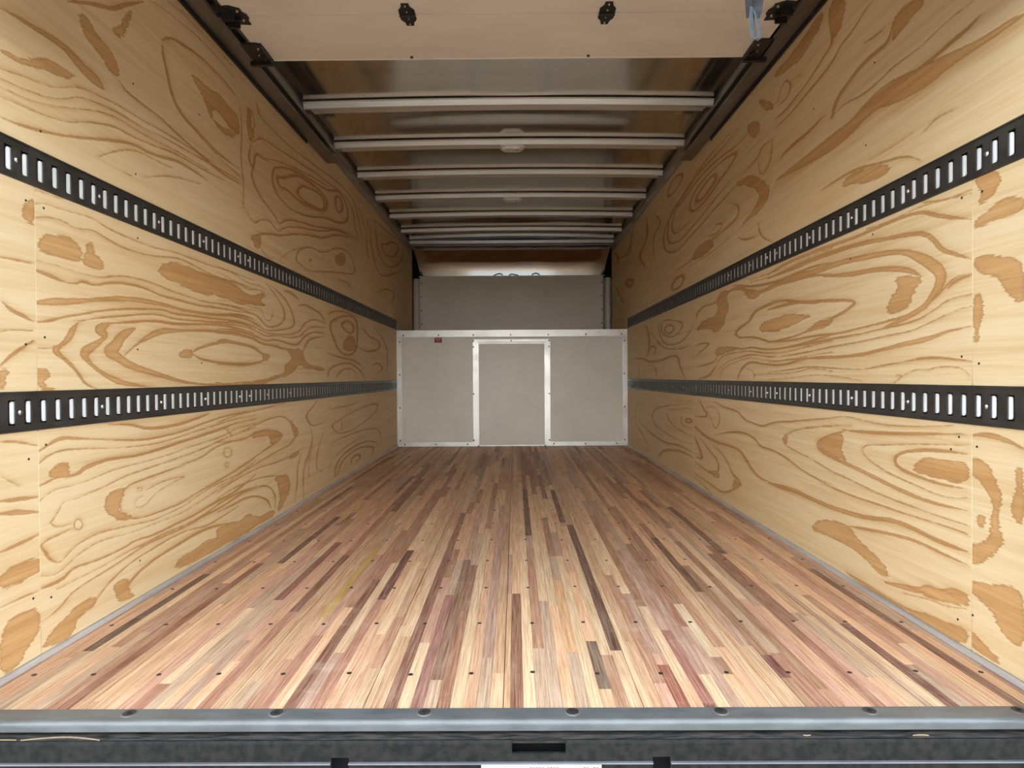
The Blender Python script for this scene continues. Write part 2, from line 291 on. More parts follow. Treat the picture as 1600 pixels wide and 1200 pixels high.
 "Rm1": """L2851,1157,71 2645,1173,66 2435,1173,61 2269,1169,57 2113,1163,53 1987,1166,50 1866,1166,47 1776,1160,44 1718,1134,43 1664,1115,42 1583,1090,40
L2851,1139,89 2608,1142,81 2403,1145,75 2241,1142,70 2077,1135,65 1945,1120,61 1829,1109,57 1768,1098,55 1718,1065,54 1702,1041,53 1656,1019,52 1583,992,49
L2054,1175,16 1905,1170,15 1794,1176,14 1710,1169,13 1583,1154,12
L1776,1185,33 1679,1163,31 1583,1164,30
L2851,1095,116 2645,1108,107 2419,1095,98 2228,1098,90 2077,1087,84 1945,1078,79 1847,1061,75 1793,1037,112 1742,1011,136 1694,976,132 1702,940,106 1734,918,70 1759,894,71 1847,869,75 1965,850,37
L2341,1068,88 2150,1044,80 2009,1037,75 1895,1021,71 1829,1004,68 1776,979,66
P1945,897 1924,930 1875,965 1895,991 1847,990 1767,972 1811,950 1829,913 1866,894
L2851,998,62 2724,1001,60 2553,998,56 2372,981,52 2175,961,48 2112,947,46 2175,927,48 2269,909,50 2403,884,52
P2851,936 2745,953 2589,950 2484,928 2553,911 2724,908 2851,918
L2852,852,44 2608,847,41 2419,855,38 2241,850,35 2112,858,33 1987,864,31 1885,873,29 1810,877,28 1718,911,27 1678,937,26 1641,957,26 1583,958,25
L2852,821,40 2554,820,36 2312,834,32 2112,838,30 1945,848,27 1810,855,25 1734,875,24 1663,904,23 1582,904,22
L2852,785,31 2554,788,28 2312,805,25 2112,812,23 1945,824,21 1828,828,20 1734,848,19 1641,871,18 1582,874,17
L2852,763,40 2554,772,40 2241,767,49 2076,771,52 1965,783,49 1847,795,63 1758,801,66 1678,817,42 1582,825,39
L2852,719,31 2590,729,28 2451,739,27 2269,729,25 2076,720,23 1965,734,21 1847,743,20 1792,750,39 1709,751,43 1582,737,39
L2852,687,18 2608,693,16 2403,708,15 2241,700,14 2088,687,13
L1884,691,15 1846,709,14 1784,722,14 1750,716,14 1725,724,13 1655,726,13 1604,717,13 1587,698,12
L1894,703,18 1856,706,17 1904,679,18
L1671,931,52 1641,947,51 1583,953,49
L3067,1164,25 2851,1160,23 2650,1154,21 2476,1159,20 2277,1158,18
L3067,1151,19 2851,1142,17 2650,1141,16 2476,1144,15 2277,1145,14
L3300,1173,53 3170,1154,51 3067,1133,50 2880,1118,47 2714,1110,44 2566,1114,42 2423,1120,39 2277,1108,37
L3379,1150,82 3262,1154,79 3135,1130,76 3051,1094,74 2880,1089,70 2740,1098,67 2590,1091,63 2476,1089,60 2277,1067,55
P3170,1141 3002,1106 2910,1081 3068,1068 3118,1109
P3505,1167 3359,1154 3420,1114 3359,1073 3421,1031 3463,966 3596,947 3689,983 3920,985 3961,996 3813,1039 3618,1036 3527,1077 3549,1123
L3961,1052,48 3960,1092,48 3813,1123,46 3572,1111,43 3483,1164,42
L3208,894,65 3282,919,66 3207,946,65 3068,966,62 3019,1004,61 2880,1019,58 2714,1028,55 2555,999,52 2424,978,49 2277,975,46
L3282,919,46 3208,894,45 3052,891,43 2910,870,41 2837,852,40 2689,857,38 2555,865,36 2455,878,35 2277,902,32
P2488,875 2424,895 2277,911 2277,888 2393,874
P2956,915 2910,941 2781,952 2626,954 2434,935 2477,925 2590,914 2714,897 2851,901
L3573,859,51 3361,856,48 3172,835,45 3052,842,43 2910,823,41 2715,818,38 2532,828,36 2393,840,34 2277,847,32
P3596,860 3381,857 3245,838 3401,831 3597,809
L3574,780,33 3443,818,31 3226,824,29 3052,823,28 2881,805,26 2689,800,24 2532,812,23 2277,828,21
L3529,743,25 3381,782,24 3208,797,23 3052,808,22 2881,790,20 2676,784,19 2499,796,18 2277,805,16
L3530,686,21 3486,742,21 3302,773,20 3069,793,19 2881,773,17 2676,765,16 2477,780,15 2277,787,14
L3246,687,46 3190,739,45 3069,774,43 2911,756,41 2715,746,38 2555,762,36 2424,773,34 2277,773,32
L3020,694,18 3020,712,18 2852,711,17 2651,711,16 2532,720,15 2434,734,15 2277,718,14
L3103,738,19 3036,731,18 3004,700,18
L3962,896,40 3867,903,39 3690,894,37 3789,869,38 3949,836,40
L3922,764,40 3765,769,38 3597,787,36 3574,816,36
L3923,684,64 3716,700,60 3597,758,58""",
 "Rm2": """L4589,1071,46 4743,1084,48 4825,1042,49 4665,1011,47 4516,1038,46 4589,1071,46
L4865,1133,39 4951,1081,40 4867,1015,39 4590,979,37 4342,1007,35 4276,1063,35 4551,1105,37 4865,1133,39
L4994,1144,40 5040,1067,41 4826,935,39 4411,923,36 4182,962,34 4032,1026,33
L5326,1066,43 5087,988,41 4827,905,39 4343,885,35 4091,907,33
L5480,1143,78 5327,1002,75 5432,876,77
L5182,889,63 5088,927,62 5278,957,64 5379,907,65
L6011,871,73 5594,859,68 5330,819,65 4869,828,59 4629,850,56 4412,843,54 4378,771,53 4216,683,51
L5091,680,41 5136,784,42 5486,789,44
L5826,795,47 5769,678,47""",
 "Ru0": """L2769,1780,49 2603,1780,46 2489,1795,44 2360,1808,42 2277,1820,40 2222,1848,39 2138,1858,38 2033,1892,36
L2769,1821,49 2665,1812,47 2559,1826,45 2449,1838,43 2336,1873,41 2277,1883,40 2277,1928,40 2243,2016,40
P2300,2055 2179,1984 2211,1920 2266,1894 2289,1935
P2360,2055 2324,2011 2503,1963 2618,1969 2761,1997 2761,2018 2559,2017
L2745,1880,35 2680,1946,34 2603,1897,33 2649,1858,34 2745,1866,35
L2588,1910,33 2517,1895,32
L2277,1622,69 2266,1651,69 2232,1681,68 2169,1697,66 2079,1718,63 1997,1717,61 1938,1711,59 1906,1760,58
P1913,1732 1914,1770 1837,1781 1759,1735 1836,1722 1921,1698
L2289,1626,29 2200,1640,28 2070,1615,26 1980,1619,25 1905,1627,24 1807,1620,23 1745,1623,22 1681,1631,21 1627,1629,21 1582,1629,20
L2769,1551,56 2560,1544,130 2397,1538,212 2277,1536,259 2148,1537,217 2070,1558,209 1980,1565,250 1905,1551,313 1821,1536,299 1751,1526,266 1687,1525,192 1598,1517,101 1518,1510,81 1470,1510,78 1424,1505,72
L1859,1567,61 1779,1561,58 1712,1563,56 1650,1568,54 1598,1569,53 1555,1580,51
L2705,1636,68 2574,1646,65 2462,1641,62 2336,1657,59
L2360,1389,42 2221,1393,39 2108,1389,37 1979,1362,35 1851,1342,33 1785,1306,32
P2232,1363 2108,1384 1929,1340 1945,1317 2108,1337
L1765,1378,31 1712,1396,30 1650,1387,29
L2070,1780,37 2024,1771,36 1963,1763,35
L2033,1390,15 1929,1389,15 1821,1391,14""",
 "Ru1": """P3295,1688 3068,1674 2849,1572 2826,1503 2943,1470 3236,1445 3017,1490 2919,1538 3069,1630
L3357,1611,32 3207,1560,31 3236,1506,31 3489,1492,34 3826,1483,37 4137,1442,40 4502,1450,43
L3422,1542,27 3630,1559,29 3455,1539,28 3558,1496,28 3825,1544,31
P4089,1446 3953,1509 3668,1492 3631,1443 3826,1422
L3234,1845,41 3486,1879,45 3782,1883,48 4039,1861,52 4133,1783,53 3995,1734,51 3704,1753,47 3487,1791,45 3294,1814,42 3234,1845,41
L3067,1883,34 3234,1875,36 3556,1914,40 3906,1922,44 4230,1889,47 4675,1866,52 4867,1775,55 4804,1638,54 4445,1568,50 4135,1599,46 3784,1631,42 3488,1658,39 3235,1681,36
L3234,1957,36 3486,1945,39 3905,1959,44 4230,1916,47 4614,1895,52 4738,1776,53 4677,1673,52 4389,1627,49 3996,1658,45 3629,1697,41 3356,1728,38
L3355,1983,32 3703,1987,36 4132,1953,40 4441,1892,43 4615,1792,44 4500,1693,43 4134,1704,40
L2793,1741,31 2918,1751,33 2966,1712,33 3206,1702,36
L2793,1741,31 2826,1637,32 2942,1620,33 2966,1703,33
P3121,1923 2966,1900 2942,1834 3016,1825
P2965,1993 2792,1891 2803,1869 2894,1916
L3864,1835,74 3628,1858,70 3556,1812,68 3783,1775,73 3907,1773,75 3994,1810,77 3864,1835,74
L4494,2121,58 4229,2050,54 4440,2005,57 4673,2014,60 4734,2061,61 4494,2121,58
L3236,1404,52 3123,1369,50 2968,1354,48
L2968,1420,38 2943,1349,38 2805,1292,36
L4621,1323,74 4503,1393,72 4236,1379,68 4339,1312,69 4621,1323,74
L4137,1415,33 3707,1412,30 3358,1430,27
L5145,2016,49 4866,1883,47 5223,1853,50 5151,1657,49""",
 "Ru2": """L5461,2062,87 5381,1888,86 5823,1801,93 5510,1654,88
L6118,2090,118 6229,1917,120 6826,1969,131
L7240,2115,139 6826,1969,131 7244,1954,139
L6579,1692,126 6023,1627,116 6236,1561,120 6579,1692,126
L7105,1704,114 6585,1462,105""",
}
SCREW_POINTS = {-1: [(1.998, 1.635), (2.005, 1.354), (2.416, 1.711), (1.603, 1.334), (1.610, 1.142), (1.551, 1.145), (2.011, 1.153), (1.607, 0.813), (1.544, 0.792), (2.003, 0.799), (2.413, 0.765), (1.606, 0.539), (1.548, 0.510), (1.616, 0.145), (1.556, 0.163), (2.002, 0.127), (2.801, 1.478)],
                1: [(2.008, 1.687), (2.413, 1.713), (2.058, 1.446), (1.618, 1.153), (1.548, 1.149), (2.018, 1.150), (1.617, 0.750), (1.557, 0.731), (1.626, 0.544), (1.563, 0.526), (1.656, 0.509), (1.629, 0.073), (1.576, 0.104), (2.152, 1.098)]}

# ---------------------------------------------------------------- helpers
def lin(r, g, b):
    f = lambda c: (c / 12.92 if c <= 0.04045 else ((c + 0.055) / 1.055) ** 2.4)
    return (f(r / 255), f(g / 255), f(b / 255), 1.0)


class N:
    """small node-tree writer"""
    def __init__(self, name):
        self.m = bpy.data.materials.new(name)
        self.m.use_nodes = True
        self.t = self.m.node_tree
        self.p = self.t.nodes['Principled BSDF']

    def add(self, kind, **kw):
        n = self.t.nodes.new(kind)
        for k, v in kw.items():
            setattr(n, k, v)
        return n

    def put(self, sock, v):
        if hasattr(v, 'is_output'):
            self.t.links.new(v, sock)
        else:
            sock.default_value = v

    def math(self, op, a, b=0.0, clamp=False):
        n = self.add('ShaderNodeMath', operation=op, use_clamp=clamp)
        self.put(n.inputs[0], a)
        self.put(n.inputs[1], b)
        return n.outputs[0]

    def mix(self, f, a, b, blend='MIX'):
        n = self.add('ShaderNodeMix', data_type='RGBA', blend_type=blend)
        self.put(n.inputs[0], f)
        self.put(n.inputs[6], a)
        self.put(n.inputs[7], b)
        return n.outputs[2]

    def rng(self, v, a, b, c=0.0, d=1.0, smooth=True):
        n = self.add('ShaderNodeMapRange', interpolation_type='SMOOTHSTEP' if smooth else 'LINEAR')
        self.put(n.inputs[0], v)
        for i, x in enumerate((a, b, c, d)):
            n.inputs[1 + i].default_value = x
        return n.outputs[0]

    def noise(self, scale, sv=(1, 1, 1), detail=3.0, rough=0.55, off=None, src='pos'):
        if src == 'pos':
            c = self.add('ShaderNodeNewGeometry').outputs['Position']
        else:
            c = self.add('ShaderNodeTexCoord').outputs['Object']
        mp = self.add('ShaderNodeMapping')
        self.put(mp.inputs[0], c)
        mp.inputs['Scale'].default_value = sv
        if off is not None:
            self.put(mp.inputs[1], off)
        n = self.add('ShaderNodeTexNoise')
        self.put(n.inputs['Vector'], mp.outputs[0])
        n.inputs['Scale'].default_value = scale
        n.inputs['Detail'].default_value = detail
        n.inputs['Roughness'].default_value = rough
        return n.outputs['Fac']

    def set(self, **kw):
        for k, v in kw.items():
            self.put(self.p.inputs[k.replace('_', ' ')], v)

    def bump(self, h, strength=0.3, dist=0.01):
        b = self.add('ShaderNodeBump')
        self.put(b.inputs['Height'], h)
        b.inputs['Strength'].default_value = strength
        b.inputs['Distance'].default_value = dist
        self.put(self.p.inputs['Normal'], b.outputs[0])


def simple(name, col, rough=0.6, metal=0.0, var=0.12, scale=9.0, sv=(1, 1, 1), bump=0.0, spec=0.5):
    n = N(name)
    f = n.noise(scale, sv, 4.0)
    dark = tuple(c * (1 - var * 1.6) for c in col[:3]) + (1,)
    lite = tuple(min(1, c * (1 + var)) for c in col[:3]) + (1,)
    n.set(Base_Color=n.mix(n.rng(f, 0.3, 0.7), dark, lite), Metallic=metal,
          Roughness=n.rng(f, 0.2, 0.8, max(0.03, rough - 0.08), min(1, rough + 0.08)))
    n.p.inputs['Specular IOR Level'].default_value = spec
    if bump:
        n.bump(n.noise(scale * 12, sv, 2.0), bump, 0.002)
    return n.m


def mat_plywood():
    n = N('pine_plywood')
    s = n.add('ShaderNodeAttribute', attribute_name='grain').outputs['Fac']
    h = n.add('ShaderNodeAttribute', attribute_name='halo').outputs['Fac']
    jag = n.noise(1.0, (30, 34, 130), 4.0, 0.7)
    slow = n.noise(1.0, (6, 5, 14), 2.0, 0.5)
    s2 = n.math('ADD', s, n.math('MULTIPLY', n.math('SUBTRACT', jag, 0.54), 0.0070))
    s2 = n.math('ADD', s2, n.math('MULTIPLY', n.math('SUBTRACT', slow, 0.42), 0.0042))
    pa = n.add('ShaderNodeAttribute', attribute_name='patch').outputs['Fac']
    fing = n.noise(1.0, (12, 9, 150), 4.0, 0.7)
    p2 = n.math('ADD', pa, n.math('MULTIPLY', n.math('SUBTRACT', fing, 0.60), 0.030))
    p2 = n.math('ADD', p2, n.math('MULTIPLY', n.math('SUBTRACT', slow, 0.52), 0.026))
    s2 = n.math('MINIMUM', s2, p2)
    mask = n.rng(s2, 0.0016, -0.0022)
    rim = n.math('MULTIPLY', n.rng(s2, 0.0014, -0.0006), n.rng(s2, -0.0080, -0.0015))
    fine = n.noise(1.0, (20, 7, 300), 3.0, 0.7)
    streak = n.noise(1.0, (3, 1.6, 46), 4.0, 0.65)
    blot = n.noise(1.3, (1, 0.7, 1.6), 3.0)
    base = n.mix(n.rng(streak, 0.35, 0.75), lin(225, 204, 164), lin(212, 184, 138))
    base = n.mix(n.math('MULTIPLY', n.rng(blot, 0.4, 0.75), 0.40), base, lin(212, 176, 122))
    base = n.mix(n.math('MULTIPLY', n.rng(fine, 0.55, 0.8), 0.30), base, lin(196, 158, 106))
    late = n.mix(n.rng(streak, 0.3, 0.7), lin(202, 158, 102), lin(182, 135, 80))
    hz = n.math('MULTIPLY', n.math('MULTIPLY', h, h), n.rng(streak, 0.2, 0.65, 0.35, 1.0))
    base = n.mix(n.math('MULTIPLY', hz, 0.50), base, late)
    late = n.mix(n.math('MULTIPLY', rim, 0.55), late, lin(152, 104, 57))
    late = n.mix(n.math('MULTIPLY', n.rng(fine, 0.48, 0.72), 0.35), late, lin(150, 104, 58))
    n.set(Base_Color=n.mix(n.math('MULTIPLY', mask, 0.88), base, late),
          Roughness=n.rng(fine, 0.2, 0.8, 0.5, 0.68))
    n.p.inputs['Specular IOR Level'].default_value = 0.35
    n.bump(fine, 0.12, 0.002)
    return n.m


def mat_strip():
    n = N('hardwood_strip')
    oi = n.add('ShaderNodeObjectInfo')
    off = n.add('ShaderNodeCombineXYZ')
    n.put(off.inputs[0], n.math('MULTIPLY', oi.outputs['Random'], 37.0))
    n.put(off.inputs[1], n.math('MULTIPLY', oi.outputs['Random'], 91.0))
    grain = n.noise(1.0, (240, 5.5, 10), 4.0, 0.65, off.outputs[0])
    pores = n.noise(1.0, (520, 42, 10), 2.0, 0.6, off.outputs[0])
    wave = n.noise(1.0, (70, 2.5, 6), 2.0, 0.5, off.outputs[0])
    dust = n.noise(2.2, (1.6, 0.8, 1), 5.0, 0.65)
    scuff = n.noise(1.0, (5, 16, 1), 5.0, 0.75)
    c = oi.outputs['Color']
    dk = n.mix(1.0, c, (0.62, 0.54, 0.48, 1), 'MULTIPLY')
    lt = n.mix(0.25, c, lin(238, 212, 184))
    col = n.mix(n.rng(grain, 0.3, 0.68), dk, lt)
    col = n.mix(n.math('MULTIPLY', n.rng(wave, 0.5, 0.75), 0.45), col, dk)
    col = n.mix(n.math('MULTIPLY', n.rng(pores, 0.56, 0.75), 0.4), col, n.mix(1.0, c, (0.35, 0.27, 0.22, 1), 'MULTIPLY'))
    col = n.mix(n.math('MULTIPLY', n.math('MULTIPLY', n.rng(dust, 0.45, 0.7), n.rng(scuff, 0.5, 0.72)), 0.55),
                col, lin(214, 196, 172))
    n.set(Base_Color=col, Roughness=n.rng(dust, 0.3, 0.7, 0.42, 0.6))
    n.p.inputs['Specular IOR Level'].default_value = 0.4
    n.bump(grain, 0.1, 0.002)
    return n.m


def mat_roof():
    n = N('mill_aluminium_roof')
    f = n.noise(1.5, (0.6, 8, 1), 3.0)
    n.set(Base_Color=n.mix(n.rng(f, 0.3, 0.7), (0.62, 0.60, 0.55, 1), (0.68, 0.66, 0.61, 1)), Metallic=1.0,
          Roughness=n.rng(f, 0.2, 0.8, 0.10, 0.17))
    return n.m


M = {
    'ply': mat_plywood(),
    'strip': mat_strip(),
    'roof': mat_roof(),
    'bow': simple('galvanised_bow', (0.76, 0.73, 0.67, 1), 0.42, 0.5, 0.08, 6, (0.5, 8, 8)),
    'alu': simple('bright_aluminium', (0.66, 0.65, 0.62, 1), 0.36, 0.7, 0.08, 7, (1, 1, 1)),
    'rail': simple('dull_aluminium_rail', (0.42, 0.38, 0.33, 1), 0.45, 0.8, 0.1, 5, (2, 0.6, 6)),
    'trackmetal': simple('dark_zinc_track', (0.25, 0.235, 0.22, 1), 0.4, 0.75, 0.15, 5, (3, 0.5, 6)),
    'black': simple('black_paint', (0.018, 0.017, 0.017, 1), 0.42, 0.0, 0.2, 14),
    'etrack': simple('black_coated_steel', (0.040, 0.036, 0.032, 1), 0.38, 0.0, 0.18, 16, (1, 1, 1), 0.05),
    'void': simple('recess_shade_black', (0.006, 0.006, 0.006, 1), 0.9, 0.0, 0.1),  # near-black colour stands in for shade in gaps and holes; wires share it
    'slot': simple('slot_light_white', (0.93, 0.95, 0.95, 1), 0.4, 0.0, 0.04, 20),  # daylight landing inside the slots, put into a white colour
    'bolt': simple('zinc_bolt', (0.75, 0.74, 0.72, 1), 0.25, 1.0, 0.08, 40),
    'screw': simple('dark_screw', (0.05, 0.042, 0.036, 1), 0.5, 0.3, 0.2, 60),
    'panel': simple('grey_laminate_panel', lin(226, 223, 212), 0.34, 0.0, 0.04, 2.2, (1, 1, 1)),
    'post': simple('pale_grey_post', lin(216, 210, 203), 0.45, 0.0, 0.05, 4),
    'door': simple('cream_door_laminate', lin(240, 234, 222), 0.5, 0.0, 0.03, 3, (1, 2, 1)),
    'edge': simple('cream_edge_cap', lin(248, 242, 230), 0.45, 0.0, 0.03, 6),
    'plastic': simple('white_lamp_plastic', (0.80, 0.78, 0.74, 1), 0.35, 0.0, 0.05, 30),
    'sill': simple('worn_steel_sill', (0.15, 0.16, 0.16, 1), 0.34, 0.3, 0.10, 14, (1, 3, 3)),
    'bumper': simple('dusty_black_bumper', (0.016, 0.0145, 0.013, 1), 0.78, 0.0, 0.35, 60, (1, 1, 1), 0.25, 0.25),
    'grime': simple('grimy_ledge', (0.036, 0.031, 0.027, 1), 0.8, 0.0, 0.6, 40, (0.5, 3, 3), 0.4),
    'lip': simple('grey_lip', (0.17, 0.175, 0.19, 1), 0.45, 0.3, 0.1, 8),
    'white': simple('white_plate', (0.86, 0.88, 0.88, 1), 0.4, 0.0, 0.02, 8),
    'ink': simple('grey_print', (0.16, 0.16, 0.17, 1), 0.6, 0.0, 0.05),
    'red': simple('red_sticker', lin(128, 24, 22), 0.5, 0.0, 0.06, 40),
    'redprint': simple('pale_red_print', lin(214, 150, 140), 0.5, 0.0, 0.05),
    'strap': simple('dark_grey_webbing', (0.030, 0.030, 0.034, 1), 0.9, 0.0, 0.25, 30, (1, 1, 3), 0.3),
    'strapl': simple('pale_grey_webbing', (0.055, 0.064, 0.073, 1), 0.9, 0.0, 0.15, 40, (1, 1, 3), 0.3),
    'shell': simple('white_outer_skin', (0.7, 0.7, 0.7, 1), 0.5, 0.0, 0.04),
    'ground': simple('grey_concrete', (0.20, 0.195, 0.185, 1), 0.9, 0.0, 0.2, 3, (1, 1, 1), 0.2),
    'groundwork': simple('floor_underside', (0.05, 0.04, 0.035, 1), 0.9, 0.0, 0.2),
    'shaving': simple('pine_shaving', lin(140, 122, 94), 0.7, 0.0, 0.15, 60),
    'trimgrey': simple('grey_floor_trim', (0.62, 0.64, 0.67, 1), 0.35, 0.45, 0.1, 6, (4, 0.7, 4)),
}


class MB:
    """collects shapes, links them as ONE mesh object"""
    def __init__(self):
        self.v, self.f = [], []

    def quad_mesh(self, v, f):
        b = len(self.v)
        self.v += [tuple(p) for p in v]
        self.f += [tuple(i + b for i in q) for q in f]
        return self

    def box(self, x0, x1, y0, y1, z0, z1):
        if x0 > x1: x0, x1 = x1, x0
        if y0 > y1: y0, y1 = y1, y0
        if z0 > z1: z0, z1 = z1, z0
        v = [(x, y, z) for x in (x0, x1) for y in (y0, y1) for z in (z0, z1)]
        return self.quad_mesh(v, [(0, 1, 3, 2), (4, 6, 7, 5), (0, 4, 5, 1), (2, 3, 7, 6), (0, 2, 6, 4), (1, 5, 7, 3)])

    def prism(self, prof, axis, a, b, taper=1.0):
        """prof: closed list of 2-D points; axis 'x','y','z': extrude from a to b (taper scales the far end about its centre)"""
        n = len(prof)
        cx = sum(p[0] for p in prof) / n
        cy = sum(p[1] for p in prof) / n
        def at(p, t):
            return {'x': (t, p[0], p[1]), 'y': (p[0], t, p[1]), 'z': (p[0], p[1], t)}[axis]
        far = [(cx + (p[0] - cx) * taper, cy + (p[1] - cy) * taper) for p in prof]
        v = [at(p, a) for p in prof] + [at(p, b) for p in far]
        f = [tuple(range(n))[::-1], tuple(range(n, 2 * n))]
        f += [(i, (i + 1) % n, n + (i + 1) % n, n + i) for i in range(n)]
        return self.quad_mesh(v, f)

    def disc(self, c, r, axis, h, n=12, taper=1.0, sy=1.0):
        i = 'xyz'.index(axis)
        o = [c[k] for k in range(3) if k != i]
        prof = [(o[0] + r * math.cos(2 * math.pi * k / n), o[1] + sy * r * math.sin(2 * math.pi * k / n)) for k in range(n)]
        return self.prism(prof, axis, c[i], c[i] + h, taper)

    def tube(self, pts, r, n=8):
        pts = [Vector(p) for p in pts]
        v, f = [], []
        for i, p in enumerate(pts):
            d = (pts[min(i + 1, len(pts) - 1)] - pts[max(i - 1, 0)]).normalized()
            a = d.cross(Vector((0, 0, 1)) if abs(d.z) < 0.9 else Vector((1, 0, 0))).normalized()
            b = d.cross(a)
            for k in range(n):
                t = 2 * math.pi * k / n
                v.append(p + a * r * math.cos(t) + b * r * math.sin(t))
        for i in range(len(pts) - 1):
            for k in range(n):
                f.append((i * n + k, i * n + (k + 1) % n, (i + 1) * n + (k + 1) % n, (i + 1) * n + k))
        f.append(tuple(range(n))[::-1])
        f.append(tuple(range((len(pts) - 1) * n, len(pts) * n)))
        return self.quad_mesh(v, f)

    def build(self, name, mat, parent=None, loc=None, smooth=False, bevel=0.0):
        me = bpy.data.meshes.new(name)
        base = Vector(ORG.get(parent.name, (0, 0, 0))) if parent else Vector((0, 0, 0))
        lo = Vector(loc) if loc is not None else Vector((0, 0, 0))
        wl = lo if (loc is not None) else base          # mesh given in world coordinates
        me.from_pydata([tuple(Vector(p) - wl) for p in self.v], [], self.f)
        me.update()
        if smooth:
            me.polygons.foreach_set('use_smooth', [True] * len(me.polygons))
        me.materials.append(mat)
        o = bpy.data.objects.new(name, me)
        COL.objects.link(o)
        if parent:
            o.parent = parent
            o.location = wl - base
        else:
            o.location = wl
        ORG[o.name] = tuple(wl)
        if bevel:
            b = o.modifiers.new('bevel', 'BEVEL')
            b.width = bevel
            b.segments = 2
            b.limit_method = 'ANGLE'
        return o


ORG = {}


def tag(o, label, cat=None, group=None, kind=None):
    o['label'] = label
    if cat: o['category'] = cat
    if group: o['group'] = group
    if kind: o['kind'] = kind
    return o


def thing(name, label, cat, loc, group=None):
    o = bpy.data.objects.new(name, None)
    COL.objects.link(o)
    o.location = loc
    o.empty_display_size = 0.05
    ORG[o.name] = tuple(loc)
    return tag(o, label, cat, group)


def struct(o, label):
    return tag(o, label, None, None, 'structure')


def inst(src, parent, loc, scale=None, color=None, rot=None):
    """copy of a part sharing its mesh, at a world position"""
    o = src.copy()
    COL.objects.link(o)
    o.parent = parent
    o.location = Vector(loc) - Vector(ORG.get(parent.name, (0, 0, 0)))
    if scale is not None: o.scale = scale
    if color is not None: o.color = color
    if rot is not None: o.rotation_euler = rot
    return o


def proto(name, mat, mb, smooth=False):
    """a mesh kept only as data: first instance is made by first()"""
    me = bpy.data.meshes.new(name)
    me.from_pydata(mb.v, [], mb.f)
    me.update()
    if smooth:
        me.polygons.foreach_set('use_smooth', [True] * len(me.polygons))
    me.materials.append(mat)
    return me


def place(name, me, parent, loc, scale=None, color=None, rot=None):
    o = bpy.data.objects.new(name, me)
    COL.objects.link(o)
    o.parent = parent
    o.location = Vector(loc) - Vector(ORG.get(parent.name, (0, 0, 0)))
    if scale is not None: o.scale = scale
    if color is not None: o.color = color
    if rot is not None: o.rotation_euler = rot
    return o


# ================================================================ ground outside and truck shell
g = MB().box(-30, 30, -40, 30, -1.10, -1.0).build('ground', M['ground'])
struct(g, 'grey concrete ground below the truck')

floor = MB().box(-W - 0.02, W + 0.02, Y_IN, 7.5, -0.045, -0.0305).build('floor', M['groundwork'])
struct(floor, 'laminated hardwood strip floor of mixed brown, red and pale tan strips')

walls = {}
for s, side in ((-1, 'left'), (1, 'right')):
    wm = MB().box(s * 1.186, s * 1.25, 1.22, 7.66, -0.05, 2.30)
    wo = wm.build('wall_' + side, M['shell'])
    struct(wo, side + ' wall of the cargo box lined with knotty pine plywood')
    walls[s] = wo
wf = MB().box(-1.25, 1.25, 7.60, 7.66, -0.05, 2.30).build('wall_front', M['shell'])
struct(wf, 'front end wall above the bulkhead with grey panel and side posts')

# rear frame (beside and above the opening)
for s, nm in ((-1, 'trim_1'), (1, 'trim_2')):
    o = MB().box(s * 1.172, s * 1.30, 1.20, 1.355, -0.3, 2.42).build(nm, M['shell'], bevel=0.004)
    struct(o, ('left' if s < 0 else 'right') + ' rear corner post of the cargo box')
o = MB().box(-1.30, 1.30, 1.20, 1.27, 2.16, 2.42).build('trim_3', M['shell'], bevel=0.004)
struct(o, 'rear header beam above the roll-up door opening')

# ================================================================ plywood sheets with real grain figure
def parse(rec):
    t, a = rec[0], rec[1:].split()
    P = np.array([[float(k) for k in q.split(',')] for q in a])
    P[:, 0:2] /= 1000.0
    if t == 'L':
        P[:, 2] /= 10000.0
    closed = t == 'P' or np.hypot(*(P[0, :2] - P[-1, :2])) < 0.006
    if t == 'L' and not closed:
        P[0, 2] *= 0.35; P[-1, 2] *= 0.35            # rings taper off at their ends
    for _ in range(2):                                   # round the corners of the traced rings
        if closed:
            Q = np.roll(P, -1, axis=0) if t == 'P' else P[1:]
            A = P if t == 'P' else P[:-1]
            P = np.stack([0.75 * A + 0.25 * Q, 0.25 * A + 0.75 * Q], 1).reshape(-1, P.shape[1])
            if t == 'L': P = np.concatenate([P, P[:1]])
        else:
            A, Q = P[:-1], P[1:]
            P = np.concatenate([P[:1], np.stack([0.75 * A + 0.25 * Q, 0.25 * A + 0.75 * Q], 1).reshape(-1, P.shape[1])[1:-1], P[-1:]])
    return t, P


